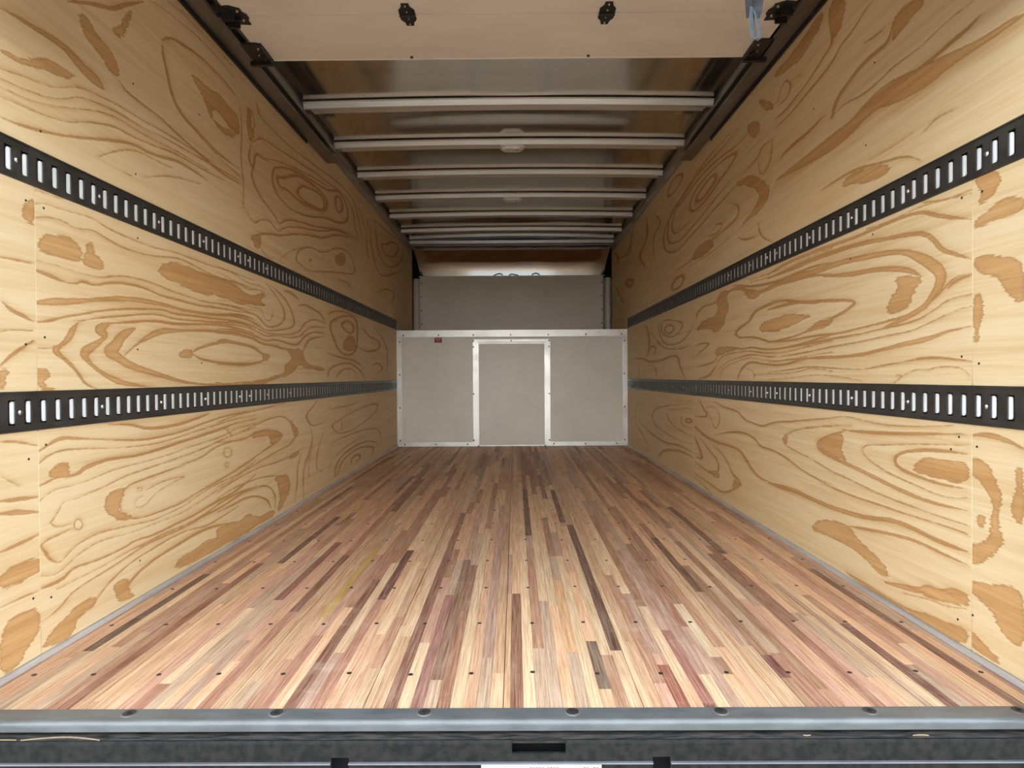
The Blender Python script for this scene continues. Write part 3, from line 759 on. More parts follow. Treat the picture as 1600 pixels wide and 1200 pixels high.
def grain_field(ys, zs, recs):
    F = np.full((len(ys), len(zs)), 0.02)
    H = np.zeros((len(ys), len(zs)))
    FP = np.full((len(ys), len(zs)), 0.03)
    for rec in recs:
        if not rec: continue
        t, P = parse(rec)
        k = W / max(1.3, P[:, 0].mean())
        hw = np.maximum(P[:, 2] * 1.15, 0.0017) if t == 'L' else np.zeros(len(P))
        flip = (len(rec) % 2 == 0)
        m = 0.03 + 3 * hw.max()
        i0, i1 = np.searchsorted(ys, [P[:, 0].min() - m / k, P[:, 0].max() + m / k])
        j0, j1 = np.searchsorted(zs, [P[:, 1].min() - m, P[:, 1].max() + m])
        if i1 - i0 < 1 or j1 - j0 < 1: continue
        yy, zz = np.meshgrid(ys[i0:i1] * k, zs[j0:j1], indexing='ij')
        d = np.full(yy.shape, 1.0)
        n = len(P)
        ins = np.zeros(yy.shape, bool)
        dh = np.full(yy.shape, 1.0)
        for q in range(n if t == 'P' else n - 1):
            a, b = P[q], P[(q + 1) % n]
            ax, az, bx, bz = a[0] * k, a[1], b[0] * k, b[1]
            dx, dz = bx - ax, bz - az
            L2 = dx * dx + dz * dz + 1e-12
            u = np.clip(((yy - ax) * dx + (zz - az) * dz) / L2, 0, 1)
            dist = np.hypot(yy - ax - u * dx, zz - az - u * dz)
            if t == 'L':
                h0, h1 = hw[q], hw[(q + 1) % n]
                dist = dist - (h0 + (h1 - h0) * u)
            if t == 'L':
                side = ((yy - ax) * dz - (zz - az) * dx) > 0
                if flip: side = ~side
                dh = np.where(side & (dist < d), dist, np.where(dist < d, 1.0, dh))
            d = np.minimum(d, dist)
            if t == 'P' and abs(dz) > 1e-9:
                c = ((az > zz) != (bz > zz)) & (yy < dx * (zz - az) / dz + ax)
                ins ^= c
        if t == 'P':
            d = np.where(ins, -d, d)
        else:
            reach = 0.010 + 2.2 * hw.mean()
            hv = np.clip(1.0 - np.maximum(dh, 0.0) / reach, 0, 1)
            H[i0:i1, j0:j1] = np.maximum(H[i0:i1, j0:j1], hv)
        T = FP if t == 'P' else F
        T[i0:i1, j0:j1] = np.minimum(T[i0:i1, j0:j1], d)
    return np.clip(F, -0.02, 0.02), H, np.clip(FP, -0.03, 0.03)


def sheet(s, y0, y1, z0, z1, recs, parent, dz):
    y0 += 0.0012; y1 -= 0.0012
    yl = [y0]
    while yl[-1] < y1:
        yl.append(yl[-1] + 0.0052 * max(1.0, yl[-1] / 1.7))
    ys = np.array(yl); ys = y0 + (ys - y0) * (y1 - y0) / (ys[-1] - y0)
    zs = np.linspace(z0, z1, max(2, int((z1 - z0) / dz) + 1))
    F, H, FP = grain_field(ys, zs, recs)
    ny, nz = F.shape
    co = np.empty((ny, nz, 3))
    co[..., 0] = s * W
    co[..., 1] = ys[:, None]
    co[..., 2] = zs[None, :]
    idx = np.arange(ny * nz).reshape(ny, nz)
    q = np.stack([idx[:-1, :-1], idx[1:, :-1], idx[1:, 1:], idx[:-1, 1:]], -1).reshape(-1, 4)
    if s > 0:
        q = q[:, ::-1]
    nb = ny * nz
    back = np.array([(s * (W + 0.012), y, z) for y, z in ((ys[0], z0), (ys[-1], z0), (ys[-1], z1), (ys[0], z1))])
    c = [idx[0, 0], idx[-1, 0], idx[-1, -1], idx[0, -1]]
    side = np.array([[c[i], nb + i, nb + (i + 1) % 4, c[(i + 1) % 4]] for i in range(4)] + [[nb, nb + 3, nb + 2, nb + 1]])
    if s > 0:
        side = side[:, ::-1]
    V = np.concatenate([co.reshape(-1, 3), back])
    Q = np.concatenate([q, side])
    me = bpy.data.meshes.new('plywood_sheet')
    me.vertices.add(len(V)); me.vertices.foreach_set('co', V.ravel())
    me.loops.add(Q.size); me.loops.foreach_set('vertex_index', Q.ravel())
    me.polygons.add(len(Q)); me.polygons.foreach_set('loop_start', np.arange(0, Q.size, 4))
    at = me.attributes.new('grain', 'FLOAT', 'POINT')
    at.data.foreach_set('value', np.concatenate([F.ravel(), np.full(4, 0.02)]))
    at2 = me.attributes.new('halo', 'FLOAT', 'POINT')
    at2.data.foreach_set('value', np.concatenate([H.ravel(), np.zeros(4)]))
    at3 = me.attributes.new('patch', 'FLOAT', 'POINT')
    at3.data.foreach_set('value', np.concatenate([FP.ravel(), np.full(4, 0.03)]))
    me.update(calc_edges=True)
    me.materials.append(M['ply'])
    o = bpy.data.objects.new('plywood_sheet', me)
    COL.objects.link(o)
    o.parent = parent
    return o


ROWS = (('l', 0.014, TRK['low'][0] - 0.001, (1.357, 1.58, 4.02, 6.46)),
        ('m', TRK['low'][1] + 0.001, TRK['up'][0] - 0.001, (1.357, 1.58, 4.02, 6.46)),
        ('u', TRK['up'][1] + 0.001, 2.145, (1.357, 2.775, 5.215, 7.40)))
for s in (-1, 1):
    for r, z0, z1, ye in ROWS:
        for k in range(3):
            recs = GRAIN.get(('L' if s < 0 else 'R') + r + str(k), '').split('\n')
            sheet(s, ye[k], ye[k + 1], z0, z1, recs, walls[s], 0.0030 if k < 2 else 0.0045)
    # strip of plywood beyond the bulkhead, level with the end of the upper track
    sheet(s, 6.465, 7.40, 1.16, TRK['up'][1], [], walls[s], 0.02)

# small screws driven through the sheets
scr = MB().disc((0, 0, 0), 0.0031, 'x', 0.0012, 10)
scr_me = proto('sheet_screw', M['screw'], scr)
SHEET_SCREWS = {-1: [(1.86, 1.5), (2.03, 1.36)], 1: []}
PT = SCREW_POINTS
for s in (-1, 1):
    for y, z in PT[s]:
        place('sheet_screw', scr_me, walls[s], (s * (W - (0.001 if s > 0 else -0.0)) - (0 if s > 0 else 0.0002), y, z))

# ================================================================ floor of strips
floor_me = proto('wood_strip', M['strip'], MB().box(-0.5, 0.5, -0.5, 0.5, -1.0, 0.0))
PAL = [(lin(250, 222, 171), 16), (lin(250, 204, 153), 13), (lin(236, 190, 144), 15), (lin(217, 167, 139), 13),
       (lin(201, 178, 146), 11), (lin(187, 137, 103), 11), (lin(171, 110, 87), 6), (lin(155, 110, 77), 5),
       (lin(135, 77, 59), 3), (lin(105, 68, 50), 2), (lin(192, 158, 135), 8)]
_m = [sum(p[0][k] * p[1] for p in PAL) / sum(p[1] for p in PAL) for k in range(3)]
pal_c = [tuple(0.78 * p[0][k] + 0.22 * _m[k] for k in range(3)) + (1,) for p in PAL]
pal_w = [p[1] for p in PAL]
dk, rd, yl, dr, pl = lin(84, 50, 40), lin(152, 92, 66), lin(206, 172, 84), lin(112, 52, 46), lin(236, 216, 172)
br, gb = lin(140, 92, 64), lin(128, 106, 86)
# strips that stand out in the photo: (x, y0, y1, colour)
SPECIAL = [(-1.095, 1.63, 2.27, dk), (-0.957, 1.33, 2.40, rd), (-0.545, 1.85, 2.64, yl), (-0.405, 2.0, 2.57, dr),
           (0.285, 1.62, 3.0, lin(104, 66, 46)), (0.538, 1.58, 1.95, pl), (0.957, 1.33, 1.79, dr), (0.631, 2.06, 2.75, lin(104, 70, 48)),
           (0.240, 1.42, 1.68, gb), (0.032, 1.33, 2.05, br), (0.382, 1.33, 1.54, lin(156, 84, 56)),
           (0.664, 1.47, 1.59, dr), (0.094, 2.8, 3.94, lin(112, 74, 52)), (0.258, 3.05, 3.93, lin(112, 74, 52)),
           (0.178, 1.61, 2.19, lin(232, 184, 128)), (-0.238, 1.33, 2.47, lin(140, 92, 70)), (-0.195, 1.33, 2.04, lin(154, 104, 92)),
           (-0.45, 1.33, 2.2, lin(138, 84, 62)), (1.09, 1.33, 2.3, lin(122, 80, 60)), (-0.128, 1.33, 1.9, lin(160, 112, 80)),
           (0.45, 1.36, 1.75, lin(168, 104, 88)), (-0.72, 2.0, 2.7, lin(150, 88, 70)), (-0.86, 2.4, 3.2, lin(112, 74, 58)),
           (0.80, 1.7, 2.5, lin(160, 112, 84)), (-0.64, 1.9, 2.5, lin(138, 84, 66)), (0.86, 2.5, 3.4, lin(122, 84, 62))]
fl_items = []
edges = []
for b in range(8):
    xs = -1.2 + 0.3 * b
    wd = [0.0145] + [0.02842] * 10
    x = xs + 0.0008
    for i, ww in enumerate(wd):
        edges.append((b, i, x, x + ww))
        x += ww
for b, i, x0, x1 in edges:
    if x1 < -W or x0 > W: continue
    x0, x1 = max(x0, -W), min(x1, W)
    sp = [q for q in SPECIAL if x0 <= q[0] < x1]
    cuts = []
    y = 1.333 - random.uniform(0, 0.7)
    while y < 6.42:
        L = random.choice((0.35, 0.5, 0.7, 0.9, 1.2, 1.5)) * random.uniform(0.8, 1.2)
        c = random.choices(pal_c, pal_w)[0]
        if i in (0, 1, 10) and random.random() < 0.75:
            c = random.choice((lin(226, 194, 148), lin(218, 178, 132)))
        cuts.append([y, y + L, c])
        y += L
    for q in sp:
        new = []
        for a, e, c in cuts:
            if e <= q[1] or a >= q[2]: new.append([a, e, c])
            else:
                if a < q[1] - 0.03: new.append([a, q[1], c])
                if e > q[2] + 0.03: new.append([q[2], e, c])
        cuts = sorted(new + [[q[1], q[2], q[3]]], key=lambda t: t[0])
    for a, e, c in cuts:
        a, e = max(a, 1.3335), min(e, 6.425)
        if e - a < 0.03: continue
        j = random.uniform(0.9, 1.08)
        c = (min(1, c[0] * j), min(1, c[1] * j * 0.965), min(1, c[2] * j * 1.04), 1)
        fl_items.append((x0, x1, a, e, c))
# the 300 nearest are single parts, the rest one joined part
fl_items.sort(key=lambda t: (t[2] * 1.0 + 0.15 * abs(t[0]) - 0.25 * (t[3] - t[2])))
near, far = fl_items[:300], fl_items[300:]
for x0, x1, a, e, c in near:
    z = random.uniform(-0.0007, 0.0)
    place('wood_strip', floor_me, floor, ((x0 + x1) / 2, (a + e) / 2, z), (x1 - x0 - 0.0005, e - a - 0.0006, 0.0302 + z), c)
# far strips: one part, colour kept per face corner
fm = MB(); fcol = []
for x0, x1, a, e, c in far:
    z = random.uniform(-0.0007, 0.0)
    fm.box(x0 + 0.00025, x1 - 0.00025, a + 0.0003, e - 0.0003, -0.0302, z)
    fcol += [c] * 24


def mat_far_strip():
    n = N('hardwood_strip_far')
    a = n.add('ShaderNodeAttribute', attribute_name='strip')
    c = a.outputs['Color']
    grain = n.noise(1.0, (240, 5.5, 10), 4.0, 0.65)
    wave = n.noise(1.0, (70, 2.5, 6), 2.0, 0.5)
    dust = n.noise(2.2, (1.6, 0.8, 1), 5.0, 0.65)
    dkc = n.mix(1.0, c, (0.62, 0.54, 0.48, 1), 'MULTIPLY')
    col = n.mix(n.rng(grain, 0.3, 0.68), dkc, n.mix(0.25, c, lin(238, 214, 178)))
    col = n.mix(n.math('MULTIPLY', n.rng(wave, 0.5, 0.75), 0.45), col, dkc)
    n.set(Base_Color=col, Roughness=n.rng(dust, 0.3, 0.7, 0.42, 0.6))
    n.p.inputs['Specular IOR Level'].default_value = 0.4
    n.bump(grain, 0.1, 0.002)
    return n.m


fo = fm.build('far_wood_strips', mat_far_strip(), floor)
fo['kind'] = 'stuff'
ca = fo.data.color_attributes.new('strip', 'FLOAT_COLOR', 'CORNER')
ca.data.foreach_set('color', np.array(fcol, dtype=float).ravel())

# floor screws, two to a board in every row
sm = MB().disc((0, 0, 0), 0.0058, 'z', 0.0006, 10)
sme = proto('floor_screw', M['screw'], sm)
rest = MB()
for r in range(17):
    y = 1.4965 + 0.3075 * r
    if y > 6.38: break
    for b in range(8):
        for dx in (0.0735, 0.2235):
            x = -1.2 + 0.3 * b + dx + random.uniform(-0.006, 0.006)
            if abs(x) > W - 0.02: continue
            yy = y + random.uniform(-0.006, 0.006)
            if r < 8:
                place('floor_screw', sme, floor, (x, yy, 0.0001))
            else:
                rest.disc((x, yy, 0.0001), 0.0058, 'z', 0.0006, 8)
ro = rest.build('far_floor_screws', M['screw'], floor)
ro['kind'] = 'stuff'

# trim along the foot of both walls
for s, side in ((-1, 'left'), (1, 'right')):
    bm_ = MB().box(s * (W - 0.0125), s * (W + 0.012), Y_IN + 0.002, 6.395, 0.0005, 0.0125)
    o = bm_.build('baseboard_' + side, M['trimgrey'], bevel=0.0015)
    struct(o, 'grey metal trim strip along the foot of the ' + side + ' plywood wall')

# ================================================================ slotted cargo tracks
SLOT_P, SLOT_W = 0.0508, 0.0245
slot_light_mb = MB()
# light patch in each slot's far half, painted as a white rounded plate
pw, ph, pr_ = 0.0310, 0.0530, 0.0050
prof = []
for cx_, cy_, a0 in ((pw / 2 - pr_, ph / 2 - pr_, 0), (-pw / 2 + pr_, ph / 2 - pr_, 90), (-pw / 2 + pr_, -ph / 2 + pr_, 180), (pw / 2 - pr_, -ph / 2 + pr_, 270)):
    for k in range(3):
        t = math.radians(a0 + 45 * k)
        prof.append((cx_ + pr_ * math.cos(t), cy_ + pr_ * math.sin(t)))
slot_me = proto('slot_light_patch', M['slot'], MB().prism(prof, 'x', -0.001, 0.001))
bolt_me = proto('track_bolt', M['bolt'], MB().disc((0, 0, 0), 0.0068, 'x', 0.0035, 12, 0.62), False)
bolt_me_l = proto('track_bolt', M['bolt'], MB().disc((0, 0, 0), 0.0068, 'x', -0.0035, 12, 0.62), False)
for s, side, yfirst in ((-1, 'left', 1.4975), (1, 'right', 1.4565)):
    for row, lev in (('low', 'lower'), ('up', 'upper')):
        z0, z1 = TRK[row]
        za, zb = z0 + 0.0165, z1 - 0.0195
        t = thing('cargo_track', f'{lev} black slotted cargo track on the {side} plywood wall', 'track', (s * W, 1.40, z0))
        ys = [yfirst + SLOT_P * k for k in range(200) if yfirst + SLOT_P * k < 6.375]
        joint = 2.80 + (0.012 if s > 0 else 0.0)
        jj = min(ys, key=lambda q: abs(q + SLOT_P / 2 - joint)) + SLOT_P / 2
        for a, e in ((1.40, jj - 0.0012), (jj + 0.0012, 6.40)):
            m = MB()
            xi, xo = s * (W - 0.0015), s * (W + 0.0025)
            m.box(xi, xo, a, e, z0 + 0.004, za)
            m.box(xi, xo, a, e, zb, z1 - 0.004)
            m.box(s * (W - 0.0045), xo, a, e, z0, z0 + 0.0042)       # rolled lips
            m.box(s * (W - 0.0045), xo, a, e, z1 - 0.0042, z1)
            ins = [y for y in ys if a < y < e]
            y = a
            for c in ins:
                m.box(xi, xo, y, c - SLOT_W / 2, za, zb)
                y = c + SLOT_W / 2
            m.box(xi, xo, y, e, za, zb)
            m.build('track_rail', M['etrack'], t)
        MB().box(s * (W + 0.0125), s * (W + 0.0150), 1.40, 6.40, z0, z1).build('track_back', M['void'], t)  # near-black back stands in for the shaded part of each slot
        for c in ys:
            place('slot_light_patch', slot_me, t, (s * (W + 0.0068), c + 0.0185, (za + zb) / 2))
        yb = yfirst + SLOT_P * (0.5 if s < 0 else 1.5)
        bl = []
        while yb < 6.38:
            bl.append(yb)
            yb += SLOT_P * 6
        bl += [jj - SLOT_P, jj + SLOT_P] if s < 0 else [jj - SLOT_P, jj + SLOT_P]
        bl2 = []
        for q in sorted(bl):
            if all(abs(q - k) > 0.06 for k in bl2): bl2.append(q)
        for q in bl2:
            place('track_bolt', bolt_me if s < 0 else bolt_me_l, t, (s * (W - 0.0016), q, (za + zb) / 2))

# ================================================================ roof
BOWS = [3.605 + 0.6096 * i for i in range(6)]


def crown(x):
    return 0.016 * (1 - (x / 1.165) ** 2)


def roof_z(x, y):
    z = 2.2545 + crown(min(1.165, abs(x)))
    ph = (y - BOWS[0]) / 0.6096
    fr = ph - math.floor(ph)
    z -= 0.0022 * math.sin(math.pi * fr) ** 2 * math.cos(x * 1.25)            # slack sheet between bows
    z += 0.0045 * math.exp(-((y - BOWS[0] - 0.20 - 0.10 * x * x) / 0.085) ** 2) * math.exp(-(x / 0.75) ** 2)   # oil-canning
    z -= 0.0028 * math.exp(-((y - BOWS[0] + 0.09) / 0.05) ** 2) * math.exp(-((x - 0.03) / 0.22) ** 2)
    z += 0.0022 * math.exp(-((y - BOWS[4] - 0.30) / 0.07) ** 2) * math.cos(x * 5.0 + 0.6)
    z += 0.0016 * math.exp(-((y - BOWS[3] - 0.32) / 0.08) ** 2) * math.cos(x * 3.4 - 0.5)
    return z


nx, ny = 72, 300
rv, rf = [], []
for i in range(nx + 1):
    for j in range(ny + 1):
        x = -1.20 + 2.40 * i / nx
        y = 1.26 + (7.22 - 1.26) * j / ny
        rv.append((x, y, roof_z(x, y)))
for i in range(nx):
    for j in range(ny):
        a = i * (ny + 1) + j
        rf.append((a, a + 1, a + ny + 2, a + ny + 1))
roof = MB().quad_mesh(rv, rf).build('ceiling', M['roof'], smooth=True)
struct(roof, 'shiny mill-finish aluminium roof skin of the cargo box')
MB().box(-1.25, 1.25, 1.26, 7.62, 2.305, 2.32).build('roof_cap', M['shell'], roof)

# curved nose sheet between the last header and the front panel
nv, nf = [], []
na, nb_ = 28, 24
for k in range(na + 1):
    t = k / na
    ang = math.radians(4 + t * 76)                     # 0: nearly flat under the roof, 80: nearly upright
    y = 7.235 + 0.285 * math.sin(ang)
    z = 1.835 + 0.395 * math.cos(ang) * 1.0
    hw_ = 1.172 - 0.085 * t
    for i in range(nb_ + 1):
        u = -1 + 2 * i / nb_
        nv.append((u * hw_, y + 0.002 * math.sin(9 * u + 2 * t), max(z, 1.875) if k == na else z))
for k in range(na):
    for i in range(nb_):
        a = k * (nb_ + 1) + i
        nf.append((a, a + 1, a + nb_ + 2, a + nb_ + 1))
MB().quad_mesh(nv, nf).build('nose_sheet', M['roof'], roof, smooth=True)

# side rails at the top of the walls
for s, nm, side in ((-1, 'trim_4', 'left'), (1, 'trim_5', 'right')):
    m = MB().box(s * 1.160, s * 1.184, 1.36, 7.40, 2.1455, 2.208)
    m.box(s * 1.150, s * 1.184, 1.36, 7.40, 2.206, 2.2125)
    m.box(s * 1.195, s * 1.21, 1.36, 7.40, 2.20, 2.249)
    o = m.build(nm, M['rail'])
    struct(o, 'dull metal roof rail along the top of the ' + side + ' wall')
    rb = proto('rail_bolt', M['bolt'], MB().disc((0, 0, 0), 0.007, 'x', -s * 0.004, 10, 0.6))
    for y in BOWS:
        place('rail_bolt', rb, o, (s * 1.160, y + 0.02, 2.19))

# roof bows: curved hat channels
ORD = ['first', 'second', 'third', 'fourth', 'fifth', 'sixth']
hat = [(-0.060, 0.030), (-0.044, 0.028), (-0.038, 0.0), (0.038, 0.0), (0.044, 0.028), (0.060, 0.030)]
n_ = 24
bv, bf = [], []
for i in range(n_ + 1):
    x = -1.150 + 2.300 * i / n_
    for dy, dz in hat:
        bv.append((x, dy, dz + crown(x)))
    for dy, dz in hat[::-1]:
        bv.append((x, dy * 0.97, dz + crown(x) + 0.0022))
m_ = 2 * len(hat)
for i in range(n_):
    for k in range(m_):
        bf.append((i * m_ + k, i * m_ + (k + 1) % m_, (i + 1) * m_ + (k + 1) % m_, (i + 1) * m_ + k))
bf.append(tuple(range(m_)))
bf.append(tuple(range(n_ * m_, n_ * m_ + m_))[::-1])
bow_me = proto('bow_channel', M['bow'], MB().quad_mesh(bv, bf))
clip_me = proto('end_clip', M['bolt'], MB().box(-0.02, 0.02, -0.028, 0.028, -0.0035, 0.0015))
for i, y in enumerate(BOWS):
    t = thing('roof_bow', f'{ORD[i]} curved metal roof bow counted from the open roll-up door', 'roof bow', (0, y, 2.2165), 'roof bows')
    place('bow_channel', bow_me, t, (0, y, 2.2165))
    for s in (-1, 1):
        place('end_clip', clip_me, t, (s * 1.128, y, 2.2165))

# double header where the roof meets the nose
t = thing('roof_header', 'bright double metal header bar at the far front end of the roof', 'roof bar', (0, 7.22, 2.205))
for y0 in (7.165, 7.262):
    MB().prism([(y0, 2.213), (y0 + 0.006, 2.209), (y0 + 0.040, 2.209), (y0 + 0.046, 2.213), (y0 + 0.046, 2.246), (y0, 2.246)],
               'x', -1.155, 1.155).build('header_bar', M['alu'], t)

# dome lamps under the second and fourth bows
def stadium(hx, hy, n=10):
    P = []
    for c, a0 in ((hx - hy, -90), (-(hx - hy), 90)):
        for k in range(n + 1):
            a = math.radians(a0 + 180 * k / n)
            P.append((c + hy * math.cos(a), hy * math.sin(a)))
    return P


for i, lab in ((1, 'white oval dome lamp on the second roof bow, the nearer of two'), (3, 'white oval dome lamp on the fourth roof bow, the farther of two')):
    y = BOWS[i]
    zb = 2.2165 + crown(0)
    t = thing('dome_lamp', lab, 'lamp', (0.019, y, zb))
    sh = lambda P: [(p[0] + 0.019, p[1] + y) for p in P]
    MB().prism(sh(stadium(0.082, 0.046)), 'z', zb - 0.0005, zb - 0.014).build('lamp_base', M['plastic'], t)
    MB().prism(sh(stadium(0.074, 0.039)), 'z', zb - 0.014, zb - 0.027, 0.90).build('lens', M['plastic'], t)
    MB().disc((0.019 + 0.034, y - 0.008, zb - 0.027), 0.006, 'z', -0.003, 10).build('switch', M['ink'], t)

# ================================================================ front end above the bulkhead
MB().box(-1.084, 1.072, 7.45, 7.462, 1.10, 1.8835).build('front_panel', M['panel'], wf)
MB().box(-1.10, 1.09, 7.4475, 7.4635, 1.8835, 1.892).build('panel_cap', M['alu'], wf)
rv_me = proto('rivet', M['bolt'], MB().disc((0, 0, 0), 0.0055, 'y', -0.002, 8, 0.6))
for k in range(12):
    place('rivet', rv_me, wf, (-0.985 + 0.176 * k, 7.4499, 1.866))
dk_me = proto('panel_screw', M['screw'], MB().disc((0, 0, 0), 0.0080, 'y', -0.002, 8, 0.7))
for s in (-1, 1):
    for z in (1.81, 1.65, 1.49, 1.33):
        place('panel_screw', dk_me, wf, (s * 1.06 - 0.006, 7.4499, z))
    pp = []
    for k in range(13):
        a = math.pi + math.pi * k / 12
        pp.append((s * 1.1265 + 0.041 * math.cos(a), 7.49 + 0.055 * math.sin(a)))
    MB().prism(pp + [(s * 1.1265 + 0.041, 7.56), (s * 1.1265 - 0.041, 7.56)], 'z', 1.10, 1.862).build('corner_post', M['post'], wf, smooth=False)
    MB().box(s * 1.085, s * 1.184, 7.54, 7.575, 1.862, 2.24).build('corner_gap_shade', M['void'], wf)  # black box: darkness of the open corner gap put into its colour
    # black cable looped out of the dark corner gap
    lab = ('left' if s < 0 else 'right')
    cb = MB().tube([(s * 1.166, 7.47, 1.945), (s * 1.14, 7.455, 1.948), (s * 1.11, 7.445, 1.94), (s * 1.085, 7.438, 1.925), (s * 1.068, 7.435, 1.902), (s * 1.062, 7.436, 1.8925)], 0.007)
    o = cb.build('cable', M['black'], loc=(s * 1.166, 7.47, 1.945))
    tag(o, f'short black cable curving out of the {lab} front corner gap', 'cable')
# wires poking out on the ledge of the front panel
for pts, lab in (([(-0.215, 7.446, 1.8935), (-0.19, 7.444, 1.903), (-0.16, 7.446, 1.914), (-0.125, 7.448, 1.912), (-0.108, 7.446, 1.895)], 'leftmost small black wire loop on the front panel ledge'),
                 ([(-0.035, 7.446, 1.896), (0.0, 7.444, 1.909), (0.05, 7.446, 1.8985), (0.075, 7.446, 1.8965)], 'short black wire end lying mid-way on the front panel ledge'),
                 ([(0.235, 7.446, 1.895), (0.25, 7.444, 1.910), (0.285, 7.446, 1.917), (0.315, 7.448, 1.91), (0.325, 7.446, 1.895)], 'rightmost small black wire loop on the front panel ledge')):
    o = MB().tube(pts, 0.0058, 6).build('wire', M['void'], loc=pts[0])
    tag(o, lab, 'wire')

# ================================================================ bulkhead partition with access door
YB = Y_BULK
bk = thing('bulkhead_partition', 'grey bulkhead partition with bright aluminium edging at the far end of the floor', 'partition', (0, YB, 0))
MB().box(-W, -0.372, YB, YB + 0.02, 0.001, 1.110).build('partition_panel', M['panel'], bk)
MB().box(0.362, W, YB, YB + 0.02, 0.001, 1.110).build('partition_panel', M['panel'], bk)
MB().box(-0.372, 0.362, YB, YB + 0.02, 1.05, 1.110).build('partition_panel', M['panel'], bk)
MB().box(-W, W, YB - 0.006, YB + 0.05, 1.108, 1.180).build('top_rail', M['alu'], bk, bevel=0.002)
MB().box(-W, W, YB + 0.05, 7.445, 1.150, 1.166).build('deck_board', M['ply'], bk)
for s in (-1, 1):
    a = -1.168 if s < 0 else 1.118
    MB().box(a, a + 0.05, YB - 0.005, YB, 0.012, 1.104).build('side_strip', M['alu'], bk)
MB().box(-1.118, -0.396, YB - 0.005, YB, 0.001, 0.043).build('foot_strip', M['alu'], bk)
MB().box(0.386, 1.118, YB - 0.005, YB, 0.001, 0.043).build('foot_strip', M['alu'], bk)
MB().box(-0.396, -0.350, YB - 0.006, YB, 0.001, 1.055).build('door_jamb', M['alu'], bk)
MB().box(0.340, 0.386, YB - 0.006, YB, 0.001, 1.055).build('door_jamb', M['alu'], bk)
MB().box(-0.396, 0.386, YB - 0.0065, YB, 1.056, 1.084).build('door_head', M['alu'], bk)
for x in (-1.099, -0.743, -0.39, -0.012, 0.368, 0.748, 1.109):
    place('rail_screw', dk_me, bk, (x, YB - 0.0061, 1.129))
for x in (-0.39, 0.38):
    for z in (1.068, 1.007, 0.532, 0.062):
        place('rail_screw', dk_me, bk, (x - (0.0 if x < 0 else 0.004), YB - 0.0066, z))
place('rail_screw', dk_me, bk, (-0.008, YB - 0.0066, 1.07))
for z in (1.062, 0.731, 0.394, 0.061):
    for s in (-1, 1):
        place('rail_screw', dk_me, bk, (s * 1.138, YB - 0.0051, z))
for x in (-1.092, -0.776, -0.454, 0.419, 0.74, 1.059):
    place('rail_screw', dk_me, bk, (x, YB - 0.0051, 0.022))
dr_ = MB().box(-0.338, 0.328, YB + 0.004, YB + 0.024, 0.010, 1.040).build('door_1', M['panel'])
struct(dr_, 'grey access door in the middle of the bulkhead partition')
MB().box(-0.350, -0.338, YB + 0.001, YB + 0.022, 0.010, 1.050).build('door_edge', M['alu'], dr_)
MB().box(0.328, 0.340, YB + 0.001, YB + 0.022, 0.010, 1.050).build('door_edge', M['alu'], dr_)
MB().box(-0.338, 0.328, YB + 0.001, YB + 0.022, 1.040, 1.050).build('door_edge', M['alu'], dr_)
MB().box(-0.338, 0.328, YB + 0.001, YB + 0.022, 0.001, 0.010).build('door_edge', M['alu'], dr_)
st = thing('warning_sticker', 'small red printed sticker below the rail on the left side of the bulkhead', 'sticker', (-0.746, YB - 0.0008, 1.053))
MB().box(-0.784, -0.709, YB - 0.0008, YB - 0.0001, 1.053, 1.104).build('sticker_sheet', M['red'], st)
for z, a, b in ((1.090, -0.776, -0.752), (1.090, -0.746, -0.718)):
    MB().box(a, b, YB - 0.0012, YB - 0.0007, z - 0.005, z + 0.005).build('print', M['redprint'], st)
for z, a, b in ((1.076, -0.765, -0.724), (1.069, -0.768, -0.730), (1.062, -0.762, -0.728)):
    MB().box(a, b, YB - 0.0012, YB - 0.0007, z - 0.0012, z + 0.0012).build('print', M['redprint'], st)

# ================================================================ roll-up door parked under the roof
ZD = 2.080
rd_ = MB().box(-1.045, 1.075, 2.412, 2.742, ZD, ZD + 0.020).build('door_2', M['door'])
struct(rd_, 'cream roll-up door raised under the roof, undersides of its sections in view')
MB().box(-1.045, 1.075, 1.955, 2.4085, ZD, ZD + 0.020).build('door_section', M['door'], rd_)
MB().box(-1.045, 1.075, 1.560, 1.9515, ZD, ZD + 0.020).build('door_section', M['door'], rd_)
MB().prism([(1.557, ZD), (1.557, ZD + 0.02), (1.300, ZD - 0.13), (1.315, ZD - 0.145)], 'x', -1.045, 1.075).build('door_section', M['door'], rd_)
MB().box(-1.045, 1.075, 1.300, 1.320, DOOR_Z, ZD - 0.147).build('door_section', M['door'], rd_)
MB().box(-1.045, 1.075, 2.7425, 2.751, ZD - 0.002, ZD + 0.022).build('door_edge_cap', M['edge'], rd_)
for x in (-1.02, -0.405, 0.352, 1.05):
    MB().disc((x, 2.728, ZD), 0.007, 'z', -0.006, 10, 0.7).build('door_screw', M['screw'], rd_)

